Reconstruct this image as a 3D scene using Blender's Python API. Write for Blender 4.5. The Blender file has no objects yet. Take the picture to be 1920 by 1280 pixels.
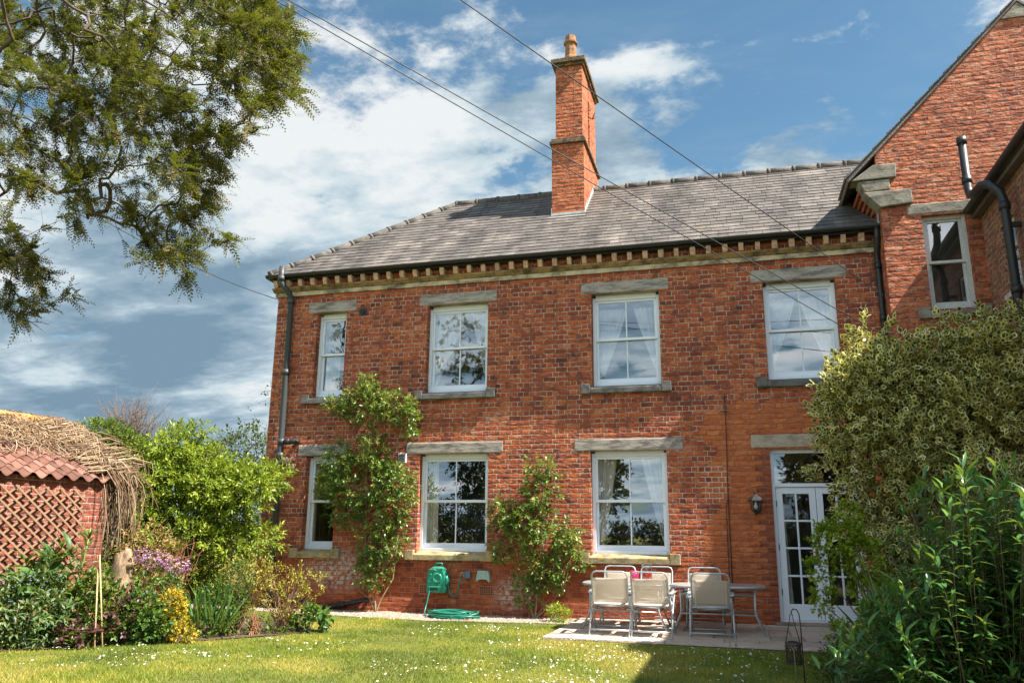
import bpy, math, random
import numpy as np
from mathutils import Vector, Matrix
random.seed(7)
RNG = np.random.default_rng(11)
S = bpy.context.scene
COL = S.collection
# ------------------------------------------------------------------ camera
CAM = np.array([0.0, -13.063, 1.287])
CR = np.array([0.96375801, 0.26658079, 0.01025556])
CU = np.array([0.05319019, -0.2296825, 0.97181107])
CF = np.array([-0.26142169, 0.93604521, 0.23553783])
FPX = 1492.9
cd = bpy.data.cameras.new('camera'); cam = bpy.data.objects.new('camera', cd); COL.objects.link(cam)
cd.sensor_width = 36; cd.lens = FPX / 1920 * 36; cd.clip_end = 3000; cd.clip_start = 0.05
cam.matrix_world = Matrix(((CR[0], CU[0], -CF[0], CAM[0]), (CR[1], CU[1], -CF[1], CAM[1]), (CR[2], CU[2], -CF[2], CAM[2]), (0, 0, 0, 1)))
S.camera = cam

def ray(px, py):
    return CF + ((px - 960) / FPX) * CR - ((py - 640) / FPX) * CU
def at(px, py, **k):
    """survey helper: world point seen at a photo pixel on the plane x=, y= or z="""
    d = ray(px, py); a = 'xyz'.index(list(k)[0]); v = list(k.values())[0]
    return CAM + (v - CAM[a]) / d[a] * d

# ------------------------------------------------------------------ light
SUN = Vector((1.0, -0.15, 1.348)).normalized()
ld = bpy.data.lights.new('sun', 'SUN'); ld.energy = 4.8; ld.angle = math.radians(0.5); ld.color = (1, .93, .82)
lo = bpy.data.objects.new('sun', ld); COL.objects.link(lo); lo.rotation_euler = SUN.to_track_quat('Z', 'Y').to_euler()
lo.location = (20, -3, 27)
S.view_settings.view_transform = 'Standard'; S.view_settings.look = 'None'
S.view_settings.exposure = 1.64; S.view_settings.gamma = 1
S.cycles.max_bounces = 8; S.cycles.transparent_max_bounces = 16; S.cycles.diffuse_bounces = 3
S.cycles.caustics_reflective = False; S.cycles.caustics_refractive = False
S.cycles.use_denoising = True

# ------------------------------------------------------------------ node helper
class NT:
    def __init__(self, tree): self.t = tree; self.n = tree.nodes; self.l = tree.links
    def __call__(self, typ, ins=None, out=0, **props):
        nd = self.n.new(typ)
        for k, v in props.items(): setattr(nd, k, v)
        for k, v in (ins or {}).items():
            s = nd.inputs[k]
            if isinstance(v, bpy.types.NodeSocket): self.l.new(v, s)
            else:
                try: s.default_value = v
                except Exception: s.default_value = (*v, 1) if len(v) == 3 else v
        self.last = nd
        return nd.outputs[out] if len(nd.outputs) > out else None
    def math(self, op, a, b=0.0, c=0.0, clamp=False):
        return self('ShaderNodeMath', {0: a, 1: b, 2: c}, operation=op, use_clamp=clamp)
    def mix(self, f, a, b, blend='MIX'):
        return self('ShaderNodeMixRGB', {0: f, 1: a, 2: b}, blend_type=blend)
    def ramp(self, f, stops, interp='LINEAR'):
        o = self('ShaderNodeValToRGB', {0: f}); cr = self.last.color_ramp; cr.interpolation = interp
        while len(cr.elements) < len(stops): cr.elements.new(0.5)
        for e, (p, c) in zip(cr.elements, stops):
            e.position = p; e.color = (*c, 1) if not isinstance(c, (int, float)) else (c, c, c, 1)
        return o
    def noise(self, vec, scale, detail=4, rough=.55, dist=0.0, out=0):
        return self('ShaderNodeTexNoise', {'Vector': vec, 'Scale': scale, 'Detail': detail, 'Roughness': rough, 'Distortion': dist}, out)
    def sstep(self, v, a, b):
        return self('ShaderNodeMapRange', {0: v, 1: a, 2: b, 3: 0.0, 4: 1.0}, interpolation_type='SMOOTHSTEP')
    def map(self, vec, scale=(1, 1, 1), loc=(0, 0, 0), rot=(0, 0, 0)):
        return self('ShaderNodeMapping', {'Vector': vec, 'Scale': scale, 'Location': loc, 'Rotation': rot})

# ------------------------------------------------------------------ sky
W = bpy.data.worlds.new('World'); S.world = W; W.use_nodes = True
n = NT(W.node_tree); W.node_tree.nodes.clear()
D = n('ShaderNodeTexCoord', out=0)
sky = n('ShaderNodeTexSky', sky_type='NISHITA', sun_disc=False, sun_elevation=math.radians(53.1), sun_rotation=math.radians(98.5), air_density=1.1, dust_density=0.4, ozone_density=2.5)
skyc = n.mix(1.0, sky, (0.040, 0.051, 0.048), 'MULTIPLY')
sx = n('ShaderNodeSeparateXYZ', {0: D}, 0); sxn = n.last
dz = n.math('MAXIMUM', sxn.outputs[2], 0.0)
inv = n.math('DIVIDE', 1.0, n.math('ADD', dz, 0.18))
pv = n('ShaderNodeCombineXYZ', {0: n.math('MULTIPLY', sxn.outputs[0], inv), 1: n.math('MULTIPLY', sxn.outputs[1], inv), 2: 0.3})
def blob(px, py, a0, a1):          # a soft patch of cloud round a compass direction
    v = ray(px, py); v = v / np.linalg.norm(v)
    dt = n('ShaderNodeVectorMath', {0: D, 1: tuple(v)}, 1, operation='DOT_PRODUCT')
    return n.sstep(dt, math.cos(math.radians(a1)), math.cos(math.radians(a0)))
nz = n.noise(pv, 3.0, 11, .60, .12)
nz2 = n.noise(n.map(pv, loc=(3.1, 1.7, 0), scale=(1, 1.25, 1)), 9.0, 8, .62, .1)
dens = n.math('ADD', n.math('MULTIPLY', n.math('SUBTRACT', nz, .5), 1.7), n.math('ADD', .5, n.math('MULTIPLY', n.math('SUBTRACT', nz2, .5), .75)))
cov = n.math('MULTIPLY', blob(120, 620, 4, 27), 0.52)
cov = n.math('ADD', cov, n.math('MULTIPLY', blob(600, 330, 2, 14), 0.22))
cov = n.math('ADD', cov, n.math('MULTIPLY', blob(900, 300, 2, 14), 0.24))
cov = n.math('ADD', cov, n.math('MULTIPLY', blob(1540, 280, 1, 6), 0.20))
cov = n.math('SUBTRACT', cov, n.math('MULTIPLY', blob(800, 20, 2, 15), 0.10))
cov = n.math('SUBTRACT', cov, n.math('MULTIPLY', blob(1500, 90, 2, 12), 0.08))
cov = n.math('ADD', cov, n.math('MULTIPLY', n.sstep(sxn.outputs[1], 0.0, -0.5), 0.34))
cov = n.math('ADD', cov, n.math('MULTIPLY', blob(1150, 200, 3, 20), 0.13))
low = n.math('MULTIPLY', n.math('SUBTRACT', 1.0, n.sstep(dz, 0.1, 0.5)), 0.08)
a = n.sstep(n.math('ADD', dens, n.math('ADD', cov, low)), 0.57, 0.82)
cb = n.noise(n.map(pv, loc=(7.3, 2.2, 4), scale=(1, 1.7, 1)), 1.55, 7, .55, .3)
dark = n.math('ADD', n.math('ADD', cb, n.math('MULTIPLY', n.math('SUBTRACT', nz2, .5), .35)), n.math('MULTIPLY', blob(280, 545, 1, 8), -0.17))
dark = n.math('ADD', dark, n.math('MULTIPLY', blob(60, 770, 2, 9), -0.10))
dark = n.math('ADD', dark, n.math('MULTIPLY', blob(620, 260, 2, 12), 0.17))
dark = n.math('ADD', dark, n.math('MULTIPLY', blob(120, 610, 1, 5), 0.10))
cl = n.ramp(dark, [(0.34, (0.066, 0.103, 0.138)), (0.47, (0.115, 0.155, 0.187)), (0.56, (0.19, 0.228, 0.25)), (0.66, (0.275, 0.288, 0.292))])
skl = n.math('ADD', 1.0, n.math('MULTIPLY', n.sstep(sxn.outputs[1], -0.05, -0.6), 1.3))   # unseen clouds opposite the house, brightness boosted to add light on the facade
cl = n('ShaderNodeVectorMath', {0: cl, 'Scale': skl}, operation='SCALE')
veil = n.math('MULTIPLY', n.sstep(n.noise(n.map(pv, scale=(1, 2.2, 1), rot=(0, 0, .5)), 2.2, 8, .65, .4), .42, .78), .13)
skyc = n.mix(veil, skyc, (.22, .25, .265, 1))
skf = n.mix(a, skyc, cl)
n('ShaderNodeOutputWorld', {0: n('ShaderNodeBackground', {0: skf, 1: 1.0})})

# ------------------------------------------------------------------ mesh helpers
def tag(o, label=None, cat=None, group=None, kind=None):
    if label: o['label'] = label
    if cat: o['category'] = cat
    if group: o['group'] = group
    if kind: o['kind'] = kind
    return o
def empty(name, loc=(0, 0, 0), rz=0.0):
    o = bpy.data.objects.new(name, None); COL.objects.link(o); o.location = loc; o.rotation_euler = (0, 0, rz)
    o.empty_display_size = .1
    return o
def kids(o): return [c for c in bpy.data.objects if c.parent == o]
def copy_tree(o, parent=None):
    c = o.copy(); COL.objects.link(c)
    if parent: c.parent = parent
    for k in kids(o): copy_tree(k, c)
    return c
class MB:
    def __init__(self): self.v = []; self.f = []; self.r = []; self.sm = []
    def add(self, vs, fs, rnd=None, smooth=False):
        b = len(self.v); self.v += [tuple(map(float, p)) for p in vs]
        self.f += [tuple(b + i for i in f) for f in fs]
        self.sm += [smooth] * len(fs)
        rr = random.random() if rnd is None else rnd
        self.r += [rr] * len(vs)
        return self
    def box(self, x0, x1, y0, y1, z0, z1, rnd=None):
        v = [(x, y, z) for z in (z0, z1) for y in (y0, y1) for x in (x0, x1)]
        return self.add(v, [(0, 2, 3, 1), (4, 5, 7, 6), (0, 1, 5, 4), (2, 6, 7, 3), (0, 4, 6, 2), (1, 3, 7, 5)], rnd)
    def quad(self, a, b, c, d, rnd=None): return self.add([a, b, c, d], [(0, 1, 2, 3)], rnd)
    def prism(self, poly, vec, rnd=None):
        m = len(poly); vec = np.array(vec); v = [np.array(p, float) for p in poly]; v += [p + vec for p in v]
        fs = [tuple(range(m))[::-1], tuple(range(m, 2 * m))] + [(i, (i + 1) % m, (i + 1) % m + m, i + m) for i in range(m)]
        return self.add(v, fs, rnd)
    def tube(self, pts, rad, sides=8, caps=True, rnd=None, flat=1.0):
        P = [np.array(p, float) for p in pts]; m = len(P)
        R = [rad] * m if isinstance(rad, (int, float)) else list(rad)
        vs = []; up = None
        for i in range(m):
            t = P[min(i + 1, m - 1)] - P[max(i - 1, 0)]; t = t / (np.linalg.norm(t) + 1e-9)
            if up is None: up = np.array([0, 0, 1.]) if abs(t[2]) < .9 else np.array([1., 0, 0])
            s = np.cross(t, up); s /= np.linalg.norm(s) + 1e-9; up = np.cross(s, t)
            for k in range(sides):
                a = 2 * math.pi * k / sides
                vs.append(P[i] + R[i] * (math.cos(a) * s + flat * math.sin(a) * up))
        fs = [(i * sides + k, i * sides + (k + 1) % sides, (i + 1) * sides + (k + 1) % sides, (i + 1) * sides + k) for i in range(m - 1) for k in range(sides)]
        self.add(vs, fs, rnd, True)
        if caps:
            b = len(self.v) - m * sides
            self.f += [tuple(b + k for k in range(sides))[::-1], tuple(b + (m - 1) * sides + k for k in range(sides))]; self.sm += [False, False]
        return self
    def lathe(self, prof, c=(0, 0, 0), sides=16, rnd=None, smooth=True):
        vs = [(c[0] + r * math.cos(2 * math.pi * k / sides), c[1] + r * math.sin(2 * math.pi * k / sides), c[2] + z) for r, z in prof for k in range(sides)]
        fs = [(i * sides + k, i * sides + (k + 1) % sides, (i + 1) * sides + (k + 1) % sides, (i + 1) * sides + k) for i in range(len(prof) - 1) for k in range(sides)]
        return self.add(vs, fs, rnd, smooth)
    def build(self, name, mat, parent=None, bevel=0.0):
        me = bpy.data.meshes.new(name); me.from_pydata(self.v, [], self.f); me.materials.append(mat)
        at_ = me.attributes.new('rnd', 'FLOAT', 'POINT'); at_.data.foreach_set('value', np.array(self.r, np.float32))
        me.polygons.foreach_set('use_smooth', np.array(self.sm, bool))
        me.update()
        o = bpy.data.objects.new(name, me); COL.objects.link(o)
        if parent: o.parent = parent
        if bevel:
            b = o.modifiers.new('bevel', 'BEVEL'); b.width = bevel; b.segments = 2; b.limit_method = 'ANGLE'
        return o
def np_mesh(name, V, F, mat, parent=None, attrs=None, smooth=False):
    """V (n,3), F (m,k) arrays"""
    me = bpy.data.meshes.new(name); nv, (m, k) = len(V), F.shape
    me.vertices.add(nv); me.vertices.foreach_set('co', np.ascontiguousarray(V, np.float32).ravel())
    me.loops.add(m * k); me.loops.foreach_set('vertex_index', np.ascontiguousarray(F, np.int32).ravel())
    me.polygons.add(m); me.polygons.foreach_set('loop_start', np.arange(0, m * k, k, dtype=np.int32))
    me.update(calc_edges=True)
    for nm, arr in (attrs or {}).items():
        a_ = me.attributes.new(nm, 'FLOAT', 'POINT'); a_.data.foreach_set('value', np.ascontiguousarray(arr, np.float32))
    me.materials.append(mat)
    if smooth: me.polygons.foreach_set('use_smooth', np.ones(m, bool))
    o = bpy.data.objects.new(name, me); COL.objects.link(o)
    if parent: o.parent = parent
    return o
def unit(a): return a / (np.linalg.norm(a, axis=-1, keepdims=True) + 1e-9)

# ------------------------------------------------------------------ materials
def new_mat(name):
    m = bpy.data.materials.new(name); m.use_nodes = True; m.node_tree.nodes.clear(); return m, NT(m.node_tree)
def finish(n, sh): n('ShaderNodeOutputMaterial', {0: sh})
def simple(name, col, rough=.5, metal=0.0, noise=.12, scale=30, bump=0.0, spec=.5, dirt=None):
    m, n = new_mat(name); P = n('ShaderNodeNewGeometry', out=0)
    f = n.noise(P, scale, 5); c = n.mix(n.math('MULTIPLY', n.sstep(f, .35, .7), noise * 2, clamp=True), col, tuple(x * .62 for x in col))
    if dirt:
        c = n.mix(n.math('MULTIPLY', n.sstep(n.noise(P, 6, 6, .65), .52, .68), .7), c, dirt)
    ins = {'Base Color': c, 'Roughness': n.math('ADD', n.math('MULTIPLY', f, .2), rough - .1), 'Metallic': metal, 'Specular IOR Level': spec}
    if bump: ins['Normal'] = n('ShaderNodeBump', {'Height': f, 'Distance': bump, 'Strength': 1.0})
    finish(n, n('ShaderNodeBsdfPrincipled', ins)); return m

def brick_mat(name, stops, mortar, bw=.225, rh=.0815, ms=.0075, squash=.5, relief=.012, rough_face=.007, soot=.5, house=False, fscale=18, pillow=.012):
    m, n = new_mat(name)
    geo = n('ShaderNodeNewGeometry', out=0); P = geo; N_ = n.last.outputs[1]
    sp = n('ShaderNodeSeparateXYZ', {0: P}, 0); px, py, pz = n.last.outputs
    n('ShaderNodeSeparateXYZ', {0: N_}, 0); nx_ = n.math('ABSOLUTE', n.last.outputs[0])
    side = n.math('GREATER_THAN', nx_, .7)
    u = n.math('ADD', n.math('MULTIPLY', px, n.math('SUBTRACT', 1.0, side)), n.math('MULTIPLY', py, side))
    wob = n.noise(P, 13, 3, out=1)
    wv = n('ShaderNodeVectorMath', {0: wob, 1: (.5, .5, .5)}, operation='SUBTRACT')
    wv = n('ShaderNodeVectorMath', {0: wv, 'Scale': .021}, operation='SCALE')
    uv = n('ShaderNodeVectorMath', {0: n('ShaderNodeCombineXYZ', {0: u, 1: pz, 2: 0.0}), 1: wv}, operation='ADD')
    bc = n('ShaderNodeTexBrick', {'Vector': uv, 'Color1': (0, 0, 0, 1), 'Color2': (1, 1, 1, 1), 'Mortar': (.5, .5, .5, 1), 'Scale': 1.0, 'Mortar Size': ms, 'Mortar Smooth': .35, 'Bias': 0.0, 'Brick Width': bw, 'Row Height': rh}, 0, offset=.5, squash=squash, squash_frequency=2)
    mo = n.last.outputs[1]
    # second identical grid offset gives an independent random number per row pair
    t = n.math('ADD', n.math('ADD', n.math('MULTIPLY', bc, .68), .15), n.math('MULTIPLY', n.math('SUBTRACT', n.noise(P, 3.2, 4), .5), .55))
    big = n.noise(P, .8, 5, .65)
    t = n.math('ADD', t, n.math('MULTIPLY', n.math('SUBTRACT', big, .5), .95))
    fc = n.ramp(t, stops)
    # mottling within the faces, long in x and short in z like fired drag marks
    mv = n.map(P, scale=(13, 13, 34)); mn = n.noise(mv, 1.0, 6, .65)
    fc = n.mix(n.math('MULTIPLY', n.sstep(mn, .51, .62), .78), fc, (.11, .042, .03, 1))
    chip = n.noise(n.map(P, scale=(21, 21, 30), loc=(9, 1, 3)), 1.0, 5, .7)
    fc = n.mix(n.math('MULTIPLY', n.sstep(chip, .56, .64), .5), fc, (.06, .028, .024, 1))
    fc = n.mix(n.math('MULTIPLY', n.sstep(chip, .42, .36), .35), fc, (.62, .20, .08, 1))
    fc = n.mix(n.math('MULTIPLY', n.sstep(n.noise(n.map(P, scale=(14, 14, 26), loc=(4, 2, 9)), 1.0, 5), .62, .76), .35), fc, (.50, .22, .13, 1))
    if house:
        # newer, pitch faced orange bricks round the french door
        e = n.math('ADD', px, n.math('MULTIPLY', n.math('SUBTRACT', n.noise(P, 1.6, 5, .6), .5), 1.5))
        d1 = n.math('MULTIPLY', n.math('GREATER_THAN', e, -.42), n.math('LESS_THAN', n.math('ADD', pz, n.math('MULTIPLY', n.math('SUBTRACT', n.noise(P, 2.2, 5, .65), .5), 1.0)), 3.30))
        d1 = n.math('MULTIPLY', d1, n.math('LESS_THAN', px, 2.36))
        newc = n.ramp(t, [(.1, (.52, .135, .04)), (.5, (.60, .165, .05)), (.9, (.66, .21, .075))])
        fc = n.mix(n.math('MULTIPLY', d1, .74), fc, newc)
        # toothed jamb of dark bricks beside the door
        par = n.math('FLOOR', n.math('MULTIPLY', n.math('FRACT', n.math('DIVIDE', pz, rh * 2)), 2.0))
        qn = n.math('MULTIPLY', n.math('GREATER_THAN', px, n.math('ADD', .30, n.math('MULTIPLY', par, .10))), n.math('MULTIPLY', n.math('LESS_THAN', px, .535), n.math('LESS_THAN', pz, 2.64)))
        fc = n.mix(n.math('MULTIPLY', qn, .85), fc, n.mix(bc, (.20, .05, .03, 1), (.34, .085, .045, 1)))
        rpm = n('ShaderNodeVectorMath', {0: n('ShaderNodeVectorMath', {0: n('ShaderNodeVectorMath', {0: P, 1: (-.32, 0, 2.12)}, operation='SUBTRACT'), 1: (3.2, 0, 2.4)}, operation='MULTIPLY')}, 1, operation='LENGTH')
        rp = n.math('SUBTRACT', 1.0, n.sstep(n.math('ADD', rpm, n.math('MULTIPLY', n.noise(P, 6, 3), .6)), .95, 1.15))
        # old soot in drifting patches
        fc = n.mix(n.math('MULTIPLY', n.sstep(n.noise(n.map(P, scale=(1.7, 1.7, 1.1)), 1, 7, .7), .55, .68), .42), fc, (.10, .04, .03, 1))
        st_ = n.noise(n.map(P, scale=(5, 5, .45)), 1.0, 6, .7)
        fc = n.mix(n.math('MULTIPLY', n.sstep(st_, .55, .70), .35), fc, (.09, .04, .03, 1))
        fc = n.mix(n.math('MULTIPLY', n.sstep(st_, .40, .30), .22), fc, (.60, .30, .20, 1))
        # redder plinth, old limewash
        z0 = n.math('SUBTRACT', 1.0, n.sstep(pz, .7, 1.15))
        fc = n.mix(n.math('MULTIPLY', z0, .40), fc, n.mix(bc, (.26, .055, .02, 1), (.38, .095, .035, 1)))
        lw = n.math('MULTIPLY', n.sstep(n('ShaderNodeVectorMath', {0: n('ShaderNodeVectorMath', {0: P, 1: (-6.85, 0, .72)}, operation='SUBTRACT'), 1: (1, 0, 2.0)}, operation='MULTIPLY'), 0, 1), 1)
        q = n('ShaderNodeVectorMath', {0: n('ShaderNodeVectorMath', {0: n('ShaderNodeVectorMath', {0: P, 1: (-6.75, 0, .66)}, operation='SUBTRACT'), 1: (1.15, 0, 2.3)}, operation='MULTIPLY')}, 1, operation='LENGTH')
        q2 = n('ShaderNodeVectorMath', {0: n('ShaderNodeVectorMath', {0: n('ShaderNodeVectorMath', {0: P, 1: (-3.55, 0, .35)}, operation='SUBTRACT'), 1: (2.2, 0, 3.0)}, operation='MULTIPLY')}, 1, operation='LENGTH')
        qq = n.math('MINIMUM', q, q2)
        wm = n.math('MULTIPLY', n.math('SUBTRACT', 1.0, n.sstep(qq, .25, 1.1)), n.sstep(n.noise(P, 14, 6, .7), .42, .55))
        fc = n.mix(n.math('MULTIPLY', wm, .8), fc, (.52, .47, .44, 1))
    mc = n.mix(n.sstep(n.noise(P, 5, 6, .7), .42, .60), mortar, tuple(x * .25 for x in mortar))
    if house: mc = n.mix(n.math('MULTIPLY', n.math('ADD', z0, d1, clamp=True), .75), mc, (.30, .10, .05, 1))
    if house: mc = n.mix(rp, mc, (.66, .58, .52, 1))
    c = n.mix(mo, fc, mc)
    # height: recessed joints, bricks leaning out at different depths, rugged faces
    h = n.math('MULTIPLY', n.math('SUBTRACT', 1.0, mo), relief)
    n('ShaderNodeSeparateXYZ', {0: uv}, 0); uvz = n.last.outputs[1]
    fz = n.math('FRACT', n.math('DIVIDE', uvz, rh)); q_ = n.math('SUBTRACT', n.math('MULTIPLY', fz, 2.0), 1.0)
    pil = n.math('SUBTRACT', 1.0, n.math('MULTIPLY', q_, q_))
    h = n.math('ADD', h, n.math('MULTIPLY', n.math('MULTIPLY', pil, n.sstep(n.noise(n.map(P, scale=(6, 6, 12)), 1.0, 4), .38, .62)), pillow))
    rf = n.math('ADD', n.math('MULTIPLY', n.noise(n.map(P, scale=(1, 1, 1.7)), fscale, 5, .6), rough_face * 2.2), n.math('MULTIPLY', bc, relief * .8))
    if house:
        rf = n.math('ADD', rf, n.math('MULTIPLY', n.math('MULTIPLY', n.noise(n.map(P, scale=(1, 1, 1.9)), 8, 4, .6), .030), d1))
    h = n.math('ADD', h, rf)
    bmp = n('ShaderNodeBump', {'Height': h, 'Distance': 1.0, 'Strength': .95})
    finish(n, n('ShaderNodeBsdfPrincipled', {'Base Color': c, 'Roughness': .86, 'Specular IOR Level': .25, 'Normal': bmp}))
    return m
OLD = [(.04, (.12, .036, .026)), (.17, (.26, .060, .032)), (.42, (.39, .084, .035)), (.64, (.49, .112, .039)), (.86, (.57, .155, .052)), (1.0, (.54, .27, .20))]
M = {}
M['brick'] = brick_mat('old_brick', OLD, (.56, .46, .37), bw=.205, ms=.0068, house=True)
M['gable_brick'] = brick_mat('pitch_faced_brick', [(.05, (.28, .07, .04)), (.4, (.50, .13, .055)), (.7, (.60, .18, .08)), (1., (.60, .30, .21))], (.40, .26, .20), relief=.008, rough_face=.016, fscale=9)
M['wing_brick'] = brick_mat('brown_brick', [(.05, (.22, .10, .07)), (.5, (.36, .15, .095)), (1., (.46, .21, .13))], (.46, .38, .28), relief=.006, rough_face=.002)
M['stack_brick'] = brick_mat('stack_brick', [(.05, (.22, .06, .035)), (.35, (.46, .115, .045)), (.7, (.56, .155, .06)), (1., (.56, .20, .09))], (.34, .22, .15), relief=.006, rough_face=.004)
M['shed_brick'] = brick_mat('shed_brick', [(.05, (.16, .045, .033)), (.4, (.25, .065, .042)), (.75, (.30, .085, .05)), (1., (.22, .12, .10))], (.40, .33, .27), bw=.235, rh=.087, ms=.006, relief=.008, rough_face=.002)
def stone_mat(name, base, dark, lich=None, sc=5, st=(1, 1, 1.5)):
    m, n = new_mat(name); P = n('ShaderNodeNewGeometry', out=0)
    f = n.noise(n.map(P, scale=st), sc, 7, .70); g = n.noise(P, 55, 3)
    c = n.mix(n.sstep(f, .40, .66), base, dark)
    c = n.mix(n.math('MULTIPLY', g, .35), c, tuple(x * .45 for x in base))
    if lich: c = n.mix(n.math('MULTIPLY', n.sstep(n.noise(P, 11, 6, .7), .50, .62), .75), c, lich)
    bp = n('ShaderNodeBump', {'Height': n.math('ADD', f, n.math('MULTIPLY', g, .3)), 'Distance': .02, 'Strength': .8})
    finish(n, n('ShaderNodeBsdfPrincipled', {'Base Color': c, 'Roughness': .85, 'Specular IOR Level': .3, 'Normal': bp})); return m
M['lintel'] = stone_mat('grey_lintel_stone', (.46, .40, .35), (.12, .105, .095), sc=4, st=(.7, 1, 3.2))
M['stone'] = stone_mat('buff_grey_stone', (.36, .32, .26), (.13, .115, .09))
M['sill_dark'] = stone_mat('dark_sill_stone', (.17, .16, .15), (.06, .055, .05))
M['sill'] = stone_mat('lichened_sill_stone', (.42, .34, .21), (.16, .13, .08), (.50, .31, .07))
M['cornice'] = stone_mat('buff_cornice_stone', (.68, .56, .38), (.10, .08, .06), sc=2.6)
M['ledge'] = stone_mat('yellow_brick_course', (.44, .31, .17), (.08, .06, .04), sc=4)
M['dentil'] = stone_mat('buff_bracket_brick', (.74, .49, .33), (.44, .27, .18), sc=7)
M['doorstone'] = stone_mat('warm_door_lintel', (.50, .41, .31), (.30, .24, .18))
M['pot'] = stone_mat('buff_chimney_pot', (.34, .17, .09), (.15, .085, .05), (.32, .17, .05), sc=8)
M['cap'] = stone_mat('lichened_cap', (.15, .11, .08), (.05, .04, .035), (.38, .19, .03), sc=8)
M['white'] = simple('white_window_paint', (.78, .81, .88), .35, noise=.05)
M['cream'] = simple('cream_window_paint', (.76, .75, .70), .4, noise=.06)
M['oldwhite'] = simple('worn_white_paint', (.62, .61, .60), .5, noise=.2, dirt=(.35, .32, .3))
M['black'] = simple('black_rainwater_goods', (.022, .023, .026), .45, noise=.2, scale=12)
M['greypipe'] = simple('grey_plastic_pipe', (.045, .05, .055), .5)
M['lead'] = simple('lead_flashing', (.55, .54, .53), .5, noise=.3, scale=8)
M['interior'] = simple('room_plaster', (.30, .28, .25), .9)
M['darkroom'] = simple('dark_room', (.03, .028, .025), .9)
M['grille'] = simple('terracotta_grille', (.36, .12, .06), .8, scale=20)
M['iron'] = simple('rusty_iron', (.05, .032, .022), .6, noise=.4, scale=40, dirt=(.14, .06, .025))
M['cable'] = simple('black_cable', (.02, .02, .022), .5)
M['tube'] = simple('grey_painted_tube', (.42, .45, .48), .35, metal=.3, noise=.08)
M['green'] = simple('teal_green_plastic', (.02, .27, .18), .32, noise=.3, scale=14, dirt=(.08, .22, .15))
M['greenhose'] = simple('dark_green_hose', (.01, .17, .11), .35)
M['palegreen'] = simple('pale_green_metal', (.33, .45, .40), .5, noise=.3, dirt=(.22, .12, .06))
M['bamboo'] = simple('bamboo_cane', (.52, .36, .17), .5, noise=.2)
M['lath'] = simple('trellis_lath', (.30, .18, .11), .7, noise=.3)
M['deadstem'] = simple('dead_creeper_stem', (.33, .23, .145), .8, noise=.3)
M['twig'] = simple('grey_brown_twig', (.20, .15, .12), .8, noise=.3)
M['redtwig'] = simple('red_brown_twig', (.30, .13, .06), .7, noise=.3)
M['bark'] = simple('yew_bark', (.085, .06, .04), .85, noise=.4, scale=20, bump=.01)
M['stem'] = simple('green_stem', (.20, .24, .08), .6)
M['darkstem'] = simple('dark_green_brown_stem', (.10, .085, .04), .7)
M['woodstem'] = simple('woody_stem', (.30, .21, .12), .8, noise=.3)
M['log'] = stone_mat('weathered_log', (.40, .28, .18), (.08, .05, .03), sc=9, st=(1.6, 1.6, .6))
M['brass'] = simple('brass_fitting', (.55, .28, .08), .3, metal=.8)
M['blueplastic'] = simple('blue_grey_plastic', (.13, .17, .24), .5)
M['terracotta'] = simple('pink_terracotta', (.50, .32, .24), .8, noise=.3)

def glass_mat(name, refl, tint=(1, 1, 1)):
    m, n = new_mat(name); P = n('ShaderNodeNewGeometry', out=0)
    bp = n('ShaderNodeBump', {'Height': n.noise(P, 1.6, 2), 'Distance': .0012, 'Strength': .4})
    fr = n.math('POWER', n('ShaderNodeLayerWeight', {'Blend': .5}, 1), 3.0); f = n.math('ADD', n.math('MULTIPLY', fr, .6), refl + .045, clamp=True)
    finish(n, n('ShaderNodeMixShader', {0: f, 1: n('ShaderNodeBsdfTransparent', {0: (*tint, 1)}), 2: n('ShaderNodeBsdfGlossy', {'Color': (.95, .97, 1, 1), 'Roughness': 0.0, 'Normal': bp})})); return m
M['glass'] = glass_mat('window_glass', .20)
M['clear'] = glass_mat('clear_glass', .04, (.93, .95, .95))
def cloth_mat(name, col, tr, sheer=0.0):
    m, n = new_mat(name); P = n('ShaderNodeNewGeometry', out=0)
    c = n.mix(n.math('MULTIPLY', n.noise(n.map(P, scale=(30, 30, 2)), 1, 3), .35), col, tuple(x * .7 for x in col))
    s = n('ShaderNodeMixShader', {0: tr, 1: n('ShaderNodeBsdfDiffuse', {0: c}), 2: n('ShaderNodeBsdfTranslucent', {0: c})})
    if sheer: s = n('ShaderNodeMixShader', {0: sheer, 1: s, 2: n('ShaderNodeBsdfTransparent')})
    finish(n, s); return m
M['voile'] = cloth_mat('white_voile', (.86, .88, .90), .4, .12)
M['drape'] = cloth_mat('cream_curtain', (.74, .70, .62), .15)
M['mesh'] = cloth_mat('beige_mesh_fabric', (.74, .65, .54), .4, .34)
M['seatcloth'] = cloth_mat('pale_seat_fabric', (.74, .70, .64), .2)

M['creeper'] = None
def leaf_mat(name, stops, trans=.35, rough=.45, rim=None, spec=.4):
    m, n = new_mat(name)
    r = n('ShaderNodeAttribute', attribute_name='rnd', out=2)
    P = n('ShaderNodeNewGeometry', out=0)
    t = n.math('ADD', r, n.math('MULTIPLY', n.math('SUBTRACT', n.noise(P, 3.0, 3), .5), .5))
    c = n.ramp(t, stops)
    if rim:
        e = n('ShaderNodeAttribute', attribute_name='rim', out=2)
        c = n.mix(n.sstep(n.math('ADD', e, n.math('MULTIPLY', r, .30)), .68, .93), c, rim)
    pr = n('ShaderNodeBsdfPrincipled', {'Base Color': c, 'Roughness': rough, 'Specular IOR Level': spec})
    tc = n.mix(.6, c, (.30, .36, .03, 1))
    finish(n, n('ShaderNodeMixShader', {0: trans, 1: pr, 2: n('ShaderNodeBsdfTranslucent', {0: tc})})); return m
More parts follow.
